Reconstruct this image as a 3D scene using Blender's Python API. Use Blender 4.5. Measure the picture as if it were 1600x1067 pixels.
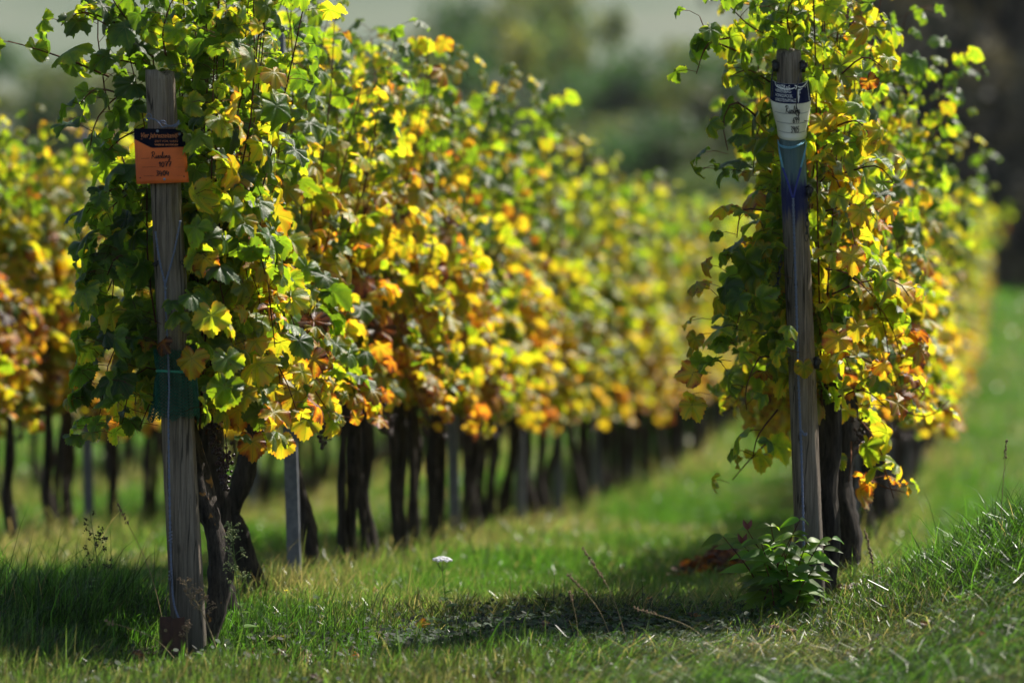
import bpy, math, random
import numpy as np
from mathutils import Vector, Matrix
R = math.radians
scene = bpy.context.scene
for o in list(bpy.data.objects):
    bpy.data.objects.remove(o)
COL = scene.collection

# ------------------------------------------------------------------ camera, sky, sun, exposure
CZ = 1.17                       # eye height (crouching photographer)
FPX, CX, HY = 6000.0, 800.0, 480.0   # 135 mm lens on full frame; horizon row
cam = bpy.data.cameras.new('camera')
cam_o = bpy.data.objects.new('camera', cam)
COL.objects.link(cam_o)
cam_o.location = (0, 0, CZ)
cam_o.rotation_euler = (R(90 - 0.511), 0, 0)
cam.sensor_width = 36
cam.lens = 135
cam.clip_start = 0.5
cam.clip_end = 6000
cam.dof.use_dof = True
cam.dof.focus_distance = 13.55
cam.dof.aperture_fstop = 1.6
scene.camera = cam_o

SUN_AZ, SUN_EL = 46, 54          # degrees right of the view direction, above the horizon
world = bpy.data.worlds.new('World')
scene.world = world
world.use_nodes = True
wn = world.node_tree.nodes
bg = wn.get('Background') or wn.new('ShaderNodeBackground')
sky = wn.new('ShaderNodeTexSky')
sky.sky_type = 'NISHITA'
sky.sun_disc = False
sky.sun_elevation = R(SUN_EL)
sky.sun_rotation = R(SUN_AZ)
sky.air_density = 1.2
sky.dust_density = 1.5
world.node_tree.links.new(sky.outputs[0], bg.inputs[0])
bg.inputs[1].default_value = 0.065
out = wn.get('World Output') or wn.new('ShaderNodeOutputWorld')
world.node_tree.links.new(bg.outputs[0], out.inputs[0])

sun = bpy.data.lights.new('sun', 'SUN')
sun.energy = 4.9
sun.angle = R(0.53)
sun.color = (1.0, 0.93, 0.82)
sun_o = bpy.data.objects.new('sun', sun)
COL.objects.link(sun_o)
S = Vector((math.sin(R(SUN_AZ)) * math.cos(R(SUN_EL)), math.cos(R(SUN_AZ)) * math.cos(R(SUN_EL)), math.sin(R(SUN_EL))))
sun_o.rotation_euler = S.to_track_quat('Z', 'Y').to_euler()
sun_o.location = (20, 20, 30)

scene.view_settings.view_transform = 'Standard'
scene.view_settings.look = 'None'
scene.view_settings.exposure = 1.04
scene.view_settings.gamma = 1.0
scene.render.engine = 'CYCLES'
scene.cycles.max_bounces = 8
scene.cycles.diffuse_bounces = 5
scene.cycles.glossy_bounces = 2
scene.cycles.transmission_bounces = 4
scene.cycles.volume_bounces = 0
scene.cycles.sample_clamp_indirect = 6.0
scene.cycles.use_denoising = True

# ------------------------------------------------------------------ helpers
def P(px, py, d):
    """a point at depth d on the line of sight through photo pixel (px, py)"""
    return np.array([(px - CX) / FPX * d, d, CZ + (HY - py) / FPX * d])

RSL = 0.131
RD = np.array([RSL, 1.0, 0.0]) / math.hypot(RSL, 1)     # along the rows
RN = np.array([1.0, -RSL, 0.0]) / math.hypot(RSL, 1)    # across the rows, to the right
ROW_ANG = -math.atan(RSL)
K_A, K_B, K_C, K_D = 2.87, 0.78, 4.97, 7.07
def rowpt(k, d):
    return RSL * d - k, d

_gy = [-40, 0, 9, 12.4, 13.2, 14, 15, 16.5, 19.7, 24, 27, 30, 34.5, 41, 45, 50, 60, 70, 80, 100, 150, 185, 260, 340, 420, 450]
_gz = [-.3, -.07, -.05, -.03, -.02, .03, .03, -.01, -.09, -.24, -.25, -.23, -.2, -.0, .2, .45, .85, 1.3, 1.6, 1.6, 1.6, 4, 18, 33, 47, 49]
_bx = [-9, -.5, -.1, .2, .6, 1.05, 1.35, 1.8, 2.3, 4, 9]
_bz = [0, 0, .010, .03, .03, .02, .14, .36, .44, .5, .5]
def gz(x, y):
    x = np.asarray(x, float); y = np.asarray(y, float)
    b = np.interp(y, _gy, _gz)
    h = np.interp(x, _bx, _bz)
    t = (y - 13.45)
    prof = np.where(t < 0, np.exp(-(t / 2.2) ** 2), np.exp(-(t / 1.5) ** 2))
    bump = 0.012 * np.sin(x * 5.1 + y * 2.3) * np.sin(y * 3.7 - x * 1.9) * (np.abs(y - 14) < 30)
    return b + h * prof + bump

_vn = np.random.default_rng(99).random((64, 64))
def vnoise(x, y, s):
    """smooth value noise, 0..1"""
    x = np.asarray(x, float) * s + 300; y = np.asarray(y, float) * s + 300
    xi = np.floor(x).astype(int); yi = np.floor(y).astype(int)
    fx = x - xi; fy = y - yi
    fx = fx * fx * (3 - 2 * fx); fy = fy * fy * (3 - 2 * fy)
    g = lambda a, b: _vn[a % 64, b % 64]
    return (g(xi, yi) * (1 - fx) + g(xi + 1, yi) * fx) * (1 - fy) + (g(xi, yi + 1) * (1 - fx) + g(xi + 1, yi + 1) * fx) * fy

class MB:
    """collects polygons into one mesh"""
    def __init__(s):
        s.V = []; s.F = {}; s.n = 0; s.at = {}; s.mi = {}
    def add(s, V, faces, mat=0):
        V = np.asarray(V, float).reshape(-1, 3)
        for f in (faces if isinstance(faces, list) and len(faces) and isinstance(faces[0], np.ndarray) and faces[0].ndim == 2 else [faces]):
            f = np.asarray(f, int)
            if f.size == 0: continue
            s.F.setdefault((f.shape[1], mat), []).append(f + s.n)
        s.V.append(V); s.n += len(V)
    def attr(s, name, A):
        s.at.setdefault(name, []).append(np.asarray(A, float))
    def mesh(s, name, mats, smooth=True):
        me = bpy.data.meshes.new(name)
        V = np.concatenate(s.V) if s.V else np.zeros((0, 3))
        loops, starts, mi, k = [], [], [], 0
        for (n, m), fl in s.F.items():
            f = np.concatenate(fl)
            loops.append(f.ravel()); starts.append(k + np.arange(len(f)) * n); mi.append(np.full(len(f), m)); k += f.size
        loops = np.concatenate(loops); starts = np.concatenate(starts); mi = np.concatenate(mi)
        me.vertices.add(len(V)); me.vertices.foreach_set('co', V.ravel().astype(np.float32))
        me.loops.add(len(loops)); me.loops.foreach_set('vertex_index', loops.astype(np.int32))
        me.polygons.add(len(starts)); me.polygons.foreach_set('loop_start', starts.astype(np.int32))
        me.polygons.foreach_set('material_index', mi.astype(np.int32))
        me.update(calc_edges=True)
        for nm, L in s.at.items():
            A = np.concatenate(L)
            if A.shape[1] == 2:
                a = me.attributes.new(nm, 'FLOAT2', 'POINT'); a.data.foreach_set('vector', A.ravel().astype(np.float32))
            else:
                a = me.attributes.new(nm, 'FLOAT_COLOR', 'POINT'); a.data.foreach_set('color', A.ravel().astype(np.float32))
        for m in (mats if isinstance(mats, (list, tuple)) else [mats]):
            me.materials.append(m)
        me.polygons.foreach_set('use_smooth', np.full(len(starts), smooth))
        me.validate()
        return me

def obj(name, me, parent=None, loc=(0, 0, 0), rot=(0, 0, 0)):
    o = bpy.data.objects.new(name, me)
    COL.objects.link(o)
    o.location = loc; o.rotation_euler = rot
    if parent: o.parent = parent
    return o
def tag(o, label=None, cat=None, group=None, kind=None):
    if label: o['label'] = label
    if cat: o['category'] = cat
    if group: o['group'] = group
    if kind: o['kind'] = kind
    return o
def thing(name, label, cat, loc=(0, 0, 0), rz=0, group=None):
    return tag(obj(name, None, None, loc, (0, 0, rz)), label, cat, group)

def tube(pts, rad, sides=6, cap=True, wob=None, flat=None):
    pts = np.asarray(pts, float); n = len(pts)
    rad = np.broadcast_to(np.asarray(rad, float), (n,))
    T = np.gradient(pts, axis=0); T /= np.linalg.norm(T, axis=1)[:, None] + 1e-12
    a = np.array([0, 0, 1.0]) if abs(T[0][2]) < .9 else np.array([1.0, 0, 0])
    N = np.cross(T[0], a); N /= np.linalg.norm(N)
    th = np.arange(sides) / sides * 2 * math.pi
    V = np.zeros((n, sides, 3))
    for i in range(n):
        N = N - T[i] * np.dot(N, T[i]); N /= np.linalg.norm(N) + 1e-12
        B = np.cross(T[i], N)
        r = rad[i] * (wob[i] if wob is not None else np.ones(sides))
        V[i] = pts[i] + (np.cos(th) * r)[:, None] * N + (np.sin(th) * r)[:, None] * B
    q = []
    for i in range(n - 1):
        for j in range(sides):
            q.append((i * sides + j, i * sides + (j + 1) % sides, (i + 1) * sides + (j + 1) % sides, (i + 1) * sides + j))
    fs = [np.array(q)]
    V = V.reshape(-1, 3)
    if cap:
        V = np.vstack([V, pts[:1], pts[-1:]])
        c0, c1 = n * sides, n * sides + 1
        t = [(c0, (j + 1) % sides, j) for j in range(sides)] + [(c1, (n - 1) * sides + j, (n - 1) * sides + (j + 1) % sides) for j in range(sides)]
        fs.append(np.array(t))
    return V, fs

def spline(pts, n):
    """Catmull-Rom through pts, n samples"""
    p = np.asarray(pts, float)
    p = np.vstack([2 * p[0] - p[1], p, 2 * p[-1] - p[-2]])
    m = len(p) - 3
    t = np.linspace(0, m - 1e-6, n); i = t.astype(int); f = (t - i)[:, None]
    a, b, c, d = p[i], p[i + 1], p[i + 2], p[i + 3]
    return .5 * (2 * b + (c - a) * f + (2 * a - 5 * b + 4 * c - d) * f ** 2 + (3 * b - a - 3 * c + d) * f ** 3)

def box(c, s):
    c = np.asarray(c, float); s = np.asarray(s, float) / 2
    V = np.array([[x, y, z] for x in (-1, 1) for y in (-1, 1) for z in (-1, 1)]) * s + c
    F = np.array([(0, 1, 3, 2), (4, 6, 7, 5), (0, 4, 5, 1), (2, 3, 7, 6), (0, 2, 6, 4), (1, 5, 7, 3)])
    return V, F

def ico(r=1.0, c=(0, 0, 0), nu=8, nv=5):
    V = [(0, 0, 1)]
    for i in range(1, nv):
        a = math.pi * i / nv
        for j in range(nu):
            b = 2 * math.pi * j / nu
            V.append((math.sin(a) * math.cos(b), math.sin(a) * math.sin(b), math.cos(a)))
    V.append((0, 0, -1))
    t = [(0, 1 + j, 1 + (j + 1) % nu) for j in range(nu)]
    q = []
    for i in range(nv - 2):
        for j in range(nu):
            a = 1 + i * nu
            q.append((a + j, a + nu + j, a + nu + (j + 1) % nu, a + (j + 1) % nu))
    a = 1 + (nv - 2) * nu; e = a + nu
    t += [(e, a + (j + 1) % nu, a + j) for j in range(nu)]
    return np.array(V) * r + np.array(c), [np.array(t), np.array(q)]

# ------------------------------------------------------------------ materials
class NT:
    def __init__(s, name):
        s.m = bpy.data.materials.new(name); s.m.use_nodes = True
        s.t = s.m.node_tree; s.n = s.t.nodes
        s.n.clear()
        s.out = s.n.new('ShaderNodeOutputMaterial')
    def add(s, typ, **kw):
        nd = s.n.new('ShaderNode' + typ)
        for k, v in kw.items(): setattr(nd, k, v)
        return nd
    def link(s, a, b): s.t.links.new(a, b)
    def set(s, sock, v):
        if isinstance(v, bpy.types.NodeSocket): s.link(v, sock)
        else: sock.default_value = v
    def math(s, op, a, b=None, c=None, clamp=False):
        nd = s.add('Math', operation=op, use_clamp=clamp)
        s.set(nd.inputs[0], a)
        if b is not None: s.set(nd.inputs[1], b)
        if c is not None: s.set(nd.inputs[2], c)
        return nd.outputs[0]
    def mix(s, f, a, b, blend='MIX'):
        nd = s.add('MixRGB', blend_type=blend)
        s.set(nd.inputs[0], f); s.set(nd.inputs[1], c4(a)); s.set(nd.inputs[2], c4(b))
        return nd.outputs[0]
    def noise(s, scale, detail=3, vec=None, rough=.55):
        nd = s.add('TexNoise'); nd.inputs['Scale'].default_value = scale; nd.inputs['Detail'].default_value = detail
        nd.inputs['Roughness'].default_value = rough
        if vec is not None: s.link(vec, nd.inputs['Vector'])
        return nd.outputs[0]
    def coord(s, which='Object', scale=None):
        c = s.add('TexCoord').outputs[which]
        if scale is None: return c
        mp = s.add('Mapping'); mp.inputs['Scale'].default_value = scale
        s.link(c, mp.inputs['Vector']); return mp.outputs[0]
    def ramp(s, f, stops, interp='LINEAR'):
        nd = s.add('ValToRGB'); cr = nd.color_ramp; cr.interpolation = interp
        while len(cr.elements) < len(stops): cr.elements.new(.5)
        for e, (p, c) in zip(cr.elements, stops): e.position = p; e.color = c4(c)
        s.link(f, nd.inputs[0]); return nd.outputs[0]
    def bump(s, h, strength=.5, dist=.01):
        nd = s.add('Bump'); nd.inputs['Strength'].default_value = strength; nd.inputs['Distance'].default_value = dist
        s.link(h, nd.inputs['Height']); return nd.outputs[0]
    def bsdf(s, col, rough=.6, spec=.4, metal=0, normal=None):
        b = s.add('BsdfPrincipled')
        s.set(b.inputs['Base Color'], c4(col)); s.set(b.inputs['Roughness'], rough)
        s.set(b.inputs['Specular IOR Level'], spec); s.set(b.inputs['Metallic'], metal)
        if normal is not None: s.link(normal, b.inputs['Normal'])
        return b.outputs[0]
    def surf(s, sh): s.link(sh, s.out.inputs['Surface']); return s.m
def c4(c):
    if isinstance(c, (tuple, list)): return tuple(c) + (1.0,) if len(c) == 3 else tuple(c)
    return c

def leaf_material(name='vine_leaf'):
    n = NT(name)
    a = n.add('Attribute', attribute_name='lf'); sp = n.add('SeparateColor'); n.link(a.outputs['Color'], sp.inputs[0])
    u = n.add('Attribute', attribute_name='luv'); su = n.add('SeparateXYZ'); n.link(u.outputs['Vector'], su.inputs[0])
    rip, rnd, seed = sp.outputs[0], sp.outputs[1], sp.outputs[2]
    rad, vein = su.outputs[0], su.outputs[1]
    oi = n.add('ObjectInfo'); so = n.add('SeparateColor'); n.link(oi.outputs['Color'], so.inputs[0])
    nz = n.noise(38, 3, n.coord()); nf = n.noise(160, 2, n.coord())
    edge = n.math('MULTIPLY', n.math('POWER', rad, 2.0), n.math('ADD', n.math('MULTIPLY', vein, .32), .03))
    t = n.math('ADD', rip, edge)
    t = n.math('ADD', t, n.math('MULTIPLY', n.math('SUBTRACT', nz, .5), .34))
    t = n.math('ADD', t, n.math('MULTIPLY', n.math('SUBTRACT', nf, .5), .12))
    t = n.math('ADD', t, n.math('SUBTRACT', so.outputs[0], 1.0), clamp=True)
    base = n.ramp(t, [(0, (.018, .048, .010)), (.3, (.040, .092, .012)), (.44, (.105, .155, .014)), (.55, (.26, .245, .02)),
                      (.70, (.42, .27, .02)), (.82, (.32, .095, .012)), (.92, (.13, .045, .018)), (1, (.06, .028, .016))])
    trans = n.ramp(t, [(0, (.10, .22, .012)), (.3, (.31, .49, .014)), (.44, (.62, .70, .018)), (.55, (.80, .64, .02)),
                       (.70, (.86, .52, .022)), (.82, (.72, .21, .015)), (.92, (.25, .06, .015)), (1, (.10, .035, .015))])
    sp_n = n.noise(75, 3, n.coord(), .6)
    spot = n.math('MULTIPLY', n.ramp(sp_n, [(.64, (0, 0, 0)), (.67, (1, 1, 1))]), n.math('GREATER_THAN', seed, .45))
    base = n.mix(n.math('MULTIPLY', spot, .8), base, (.085, .045, .016))
    trans = n.mix(n.math('MULTIPLY', spot, .8), trans, (.20, .08, .015))
    vm = n.math('LESS_THAN', vein, n.math('SUBTRACT', .11, n.math('MULTIPLY', rad, .06)))
    vm = n.math('MULTIPLY', vm, .55)
    base = n.mix(vm, base, (.14, .17, .04))
    trans = n.mix(n.math('MULTIPLY', vm, .9), trans, (.22, .26, .02))
    br = n.math('ADD', n.math('MULTIPLY', rnd, .7), .65)
    brc = n.add('CombineColor')
    for i in range(3): n.link(br, brc.inputs[i])
    base = n.mix(1.0, base, brc.outputs[0], 'MULTIPLY')
    trans = n.mix(1.0, trans, brc.outputs[0], 'MULTIPLY')
    geo = n.add('NewGeometry')
    base = n.mix(n.math('MULTIPLY', geo.outputs['Backfacing'], .45), base, n.mix(.5, base, (.16, .20, .10)))
    bm = n.bump(n.math('ADD', n.math('MULTIPLY', vein, .5), nf), .5, .004)
    rgh = n.math('ADD', .34, n.math('MULTIPLY', nz, .22))
    pb = n.bsdf(base, rgh, .48, 0, bm)
    tr = n.add('BsdfTranslucent'); n.link(trans, tr.inputs[0])
    mx = n.add('MixShader'); mx.inputs[0].default_value = .54
    n.link(pb, mx.inputs[1]); n.link(tr.outputs[0], mx.inputs[2])
    return n.surf(mx.outputs[0])
M_LEAF = leaf_material()

def plant_material(name, c1, c2, t1, t2, rough=.35, mixv=.4):
    """two-colour green stuff driven by the colour attribute 'lf' (r: dryness, g: brightness)"""
    n = NT(name)
    a = n.add('Attribute', attribute_name='lf'); sp = n.add('SeparateColor'); n.link(a.outputs['Color'], sp.inputs[0])
    base = n.mix(sp.outputs[0], c1, c2); tr_c = n.mix(sp.outputs[0], t1, t2)
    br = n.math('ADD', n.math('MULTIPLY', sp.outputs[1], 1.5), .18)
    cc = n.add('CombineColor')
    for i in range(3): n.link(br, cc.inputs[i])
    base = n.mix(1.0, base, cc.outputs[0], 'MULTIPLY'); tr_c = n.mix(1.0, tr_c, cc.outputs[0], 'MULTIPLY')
    pb = n.bsdf(base, rough, .5)
    tr = n.add('BsdfTranslucent'); n.link(tr_c, tr.inputs[0])
    mx = n.add('MixShader'); mx.inputs[0].default_value = mixv
    n.link(pb, mx.inputs[1]); n.link(tr.outputs[0], mx.inputs[2])
    return n.surf(mx.outputs[0])
M_GRASS = plant_material('grass_blade', (.026, .078, .011), (.27, .21, .085), (.085, .230, .014), (.42, .33, .11), .36, .45)
M_HERB = plant_material('herb_leaf', (.045, .12, .018), (.20, .15, .03), (.20, .46, .015), (.42, .34, .03), .48, .5)
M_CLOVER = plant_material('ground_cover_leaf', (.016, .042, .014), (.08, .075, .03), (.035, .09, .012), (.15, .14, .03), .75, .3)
M_TREE = plant_material('tree_leaf', (.015, .055, .020), (.16, .16, .035), (.055, .16, .035), (.33, .31, .045), .6, .42)
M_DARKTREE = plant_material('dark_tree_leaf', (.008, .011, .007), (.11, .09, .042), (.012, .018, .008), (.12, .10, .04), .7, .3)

def bark_material(name, dark, light, scale=(60, 60, 9), lichen=None):
    n = NT(name)
    nz = n.noise(1.0, 5, n.coord('Object', scale), .65)
    nb = n.noise(14, 3, n.coord())
    col = n.mix(n.ramp(nz, [(.35, (0, 0, 0)), (.68, (1, 1, 1))]), dark, light)
    col = n.mix(n.math('MULTIPLY', nb, .5), col, dark)
    if lichen:
        lz = n.noise(22, 2, n.coord())
        col = n.mix(n.ramp(lz, [(.66, (0, 0, 0)), (.7, (1, 1, 1))]), col, lichen)
    return n.surf(n.bsdf(col, .9, .2, 0, n.bump(nz, 1.0, .012)))
M_BARK = bark_material('vine_bark', (.007, .006, .005), (.075, .060, .050))
M_BARKL = bark_material('lichen_bark', (.014, .011, .010), (.095, .080, .066), (70, 70, 16), (.30, .15, .04))
M_TRUNK = bark_material('tree_bark', (.02, .017, .014), (.07, .06, .05), (8, 8, 1.5))
M_CANE = bark_material('cane_bark', (.05, .018, .010), (.17, .07, .035), (30, 30, 8))

def wood_material(name, painted=False):
    n = NT(name)
    g = n.noise(1.0, 6, n.coord('Object', (46, 46, 2.6)), .72)
    g2 = n.noise(1.0, 4, n.coord('Object', (230, 230, 6)), .65)
    big = n.noise(5, 3, n.coord('Object', (1, 1, .35)))
    col = n.ramp(g, [(.30, (.075, .056, .042)), (.50, (.26, .205, .158)), (.75, (.40, .34, .275))])
    col = n.mix(n.math('MULTIPLY', n.ramp(g2, [(.36, (1, 1, 1)), (.56, (0, 0, 0))]), .55), col, (.04, .034, .03))
    col = n.mix(n.math('MULTIPLY', big, .55), col, (.085, .072, .062))
    ck = n.noise(1.0, 2, n.coord('Object', (30, 30, 1.3)), .5)
    ck = n.ramp(n.math('ABSOLUTE', n.math('SUBTRACT', ck, .5)), [(.006, (1, 1, 1)), (.022, (0, 0, 0))])
    col = n.mix(n.math('MULTIPLY', ck, .85), col, (.018, .014, .011))
    vo = n.add('TexVoronoi'); vo.inputs['Scale'].default_value = 1.0; n.link(n.coord('Object', (11, 11, 4.5)), vo.inputs['Vector'])
    col = n.mix(n.ramp(vo.outputs['Distance'], [(.06, (.9, .9, .9)), (.13, (0, 0, 0))]), col, (.03, .022, .016))
    sz = n.add('SeparateXYZ'); n.link(n.coord(), sz.inputs[0])
    z = sz.outputs[2]
    # darker, greenish towards the foot
    col = n.mix(n.ramp(z, [(.0, (.75, .75, .75)), (.5, (0, 0, 0))]), col, (.035, .033, .024))
    if painted:
        jz = n.math('ADD', z, n.math('MULTIPLY', n.math('SUBTRACT', n.noise(26, 4, n.coord('Object', (3, 3, .35)), .7), .5), .17))
        m = n.ramp(jz, [(.0, (0, 0, 0)), (1, (1, 1, 1))])
        def band(lo, l2, h2, hi):
            a = n.add('MapRange'); a.interpolation_type = 'SMOOTHSTEP'
            n.link(jz, a.inputs[0]); a.inputs[1].default_value = lo; a.inputs[2].default_value = l2
            b = n.add('MapRange'); b.interpolation_type = 'SMOOTHSTEP'
            n.link(jz, b.inputs[0]); b.inputs[1].default_value = h2; b.inputs[2].default_value = hi; b.inputs[3].default_value = 1; b.inputs[4].default_value = 0
            return n.math('MULTIPLY', a.outputs[0], b.outputs[0])
        dim = n.math('ADD', .62, n.math('MULTIPLY', g, .6))
        cc = n.add('CombineColor')
        for i in range(3): n.link(dim, cc.inputs[i])
        turq = n.mix(1.0, (.10, .19, .22), cc.outputs[0], 'MULTIPLY'); blue = n.mix(1.0, (.014, .022, .115), cc.outputs[0], 'MULTIPLY')
        col = n.mix(n.math('MULTIPLY', band(1.48, 1.54, 1.78, 1.82), .8), col, turq)
        col = n.mix(n.math('MULTIPLY', band(1.36, 1.45, 1.50, 1.57), .93), col, blue)
    return n.surf(n.bsdf(col, .85, .25, 0, n.bump(n.math('ADD', g, n.math('MULTIPLY', g2, .6)), .9, .006)))
M_WOOD = wood_material('weathered_wood')
M_WOODP = wood_material('painted_wood', True)

def simple(name, col, rough=.6, spec=.4, metal=0, nscale=0, col2=None, bump=0):
    n = NT(name)
    c = col; nm = None
    if nscale:
        nz = n.noise(nscale, 4, n.coord())
        c = n.mix(n.ramp(nz, [(.35, (0, 0, 0)), (.65, (1, 1, 1))]), col, col2)
        if bump: nm = n.bump(nz, bump, .004)
    return n.surf(n.bsdf(c, rough, spec, metal, nm))
M_STEEL = simple('galvanised_steel', (.10, .11, .145), .55, .5, .35, 30, (.17, .18, .22), .1)
M_WIRE = simple('old_wire', (.16, .19, .25), .5, .5, .4, 60, (.26, .29, .36))
M_DARKWIRE = simple('dark_wire', (.012, .012, .016), .5, .5, .3, 60, (.04, .04, .045))
M_TWINE = simple('grey_blue_twine', (.10, .12, .20), .8, .2, 0, 300, (.19, .22, .31), .6)
M_BLUESTR = simple('blue_twine', (.10, .30, .46), .7, .3, 0, 300, (.2, .42, .56), .5)
M_DKBLUESTR = simple('painted_twine', (.02, .03, .22), .6, .3, 0, 300, (.05, .06, .32), .5)
M_RUST = simple('rusty_iron', (.045, .022, .016), .75, .4, .2, 25, (.085, .038, .026), .5)
M_NET = simple('green_net', (.005, .060, .034), .45, .5, 0, 40, (.012, .13, .09))
M_TEAL = simple('teal_band', (.05, .30, .22), .5, .4)
M_ORANGE = simple('orange_plastic', (.82, .17, .030), .55, .35, 0, 7, (.56, .105, .026))
M_NAVY = simple('navy_print', (.004, .0045, .014), .85, .12)
M_OPRINT = simple('orange_print', (.55, .17, .05), .5, .3)
M_INK = simple('black_ink', (.012, .012, .016), .6, .2)
M_WHITE = simple('white_plastic', (.85, .83, .79), .55, .35, 0, 9, (.62, .59, .52), .05)
M_BLUEP = simple('blue_print', (.006, .009, .045), .8, .15, 0, 30, (.010, .014, .065))
M_WPRINT = simple('white_print', (.74, .74, .74), .5, .3)
M_GREYINK = simple('grey_rule', (.22, .22, .25), .6, .2)
M_GRAPE = simple('dried_grape', (.010, .005, .010), .35, .5, 0, 120, (.05, .012, .018), .4)
M_STALK = simple('dry_stalk', (.20, .15, .08), .8, .2, 0, 50, (.30, .23, .12))
M_GSTALK = simple('green_stalk', (.07, .13, .03), .6, .3, 0, 50, (.11, .16, .04))
M_SEED = simple('seed_head', (.16, .10, .06), .8, .2, 0, 200, (.30, .21, .13), .5)
M_WEEDSEED = simple('green_seed', (.13, .17, .06), .8, .2, 0, 200, (.24, .27, .12), .5)
def petal():
    n = NT('white_petal'); tr = n.add('BsdfTranslucent'); tr.inputs[0].default_value = (.85, .85, .85, 1)
    mx = n.add('MixShader'); mx.inputs[0].default_value = .5; n.link(n.bsdf((.84, .84, .85), .6, .2), mx.inputs[1]); n.link(tr.outputs[0], mx.inputs[2])
    return n.surf(mx.outputs[0])
M_PETAL = petal()
M_YELLOW = simple('yellow_petal', (.75, .62, .03), .5, .3)
M_BLUEPET = simple('blue_petal', (.12, .15, .65), .5, .3)
M_DRYFLOWER = simple('dry_flower', (.16, .085, .07), .9, .1, 0, 220, (.34, .22, .17), .5)
M_FLY = simple('fly_body', (.02, .015, .012), .4, .5)

def ground_material():
    n = NT('ground_soil_and_turf')
    pos = n.add('NewGeometry').outputs['Position']
    fine = n.noise(22, 6, pos, .7); med = n.noise(2.3, 4, pos); big = n.noise(.35, 3, pos)
    soil = n.mix(fine, (.022, .017, .011), (.085, .066, .042))
    turf = n.mix(fine, (.018, .040, .008), (.060, .095, .022))
    near = n.mix(n.ramp(med, [(.38, (0, 0, 0)), (.6, (1, 1, 1))]), soil, turf)
    s = n.add('SeparateXYZ'); n.link(pos, s.inputs[0])
    far_turf = n.mix(n.ramp(big, [(.35, (0, 0, 0)), (.65, (1, 1, 1))]), (.055, .095, .022), (.10, .13, .036))
    f = n.add('MapRange'); n.link(s.outputs[1], f.inputs[0]); f.inputs[1].default_value = 16; f.inputs[2].default_value = 34
    col = n.mix(f.outputs[0], near, n.mix(.35, far_turf, near))
    # the far hillside: pale stubble and vineyard parcels
    hp = n.noise(.03, 4, pos); hq = n.noise(.14, 3, pos)
    wv = n.add('TexWave'); wv.inputs['Scale'].default_value = .22; wv.inputs['Distortion'].default_value = 1.5
    n.link(pos, wv.inputs['Vector'])
    hill = n.ramp(hp, [(.38, (.055, .086, .066)), (.5, (.085, .112, .090)), (.62, (.130, .135, .115))])
    hill = n.mix(n.math('MULTIPLY', wv.outputs[1], .25), hill, (.12, .15, .07))
    hill = n.mix(n.math('MULTIPLY', hq, .4), hill, (.17, .18, .11))
    g = n.add('MapRange'); n.link(s.outputs[1], g.inputs[0]); g.inputs[1].default_value = 150; g.inputs[2].default_value = 180
    col = n.mix(g.outputs[0], col, hill)
    return n.surf(n.bsdf(col, .95, .15, 0, n.bump(fine, .8, .03)))

# ------------------------------------------------------------------ ground
def axis(parts):
    return np.unique(np.concatenate([np.arange(a, b, s) for a, b, s in parts]))
ys = axis([(-40, 0, 5), (0, 9, 1), (9, 19, .12), (19, 60, .6), (60, 200, 5), (200, 451, 25)])
xs = axis([(-140, -60, 10), (-60, -8, 4), (-8, -3, .5), (-3, 4.5, .12), (4.5, 12, .5), (12, 60, 4), (60, 141, 10)])
GX, GY = np.meshgrid(xs, ys)
GZ = gz(GX, GY)
nx, ny = len(xs), len(ys)
idx = np.arange(nx * ny).reshape(ny, nx)
g = MB()
g.add(np.stack([GX, GY, GZ], -1).reshape(-1, 3), np.stack([idx[:-1, :-1], idx[:-1, 1:], idx[1:, 1:], idx[1:, :-1]], -1).reshape(-1, 4))
tag(obj('ground', g.mesh('ground', ground_material())), kind='structure')

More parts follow.
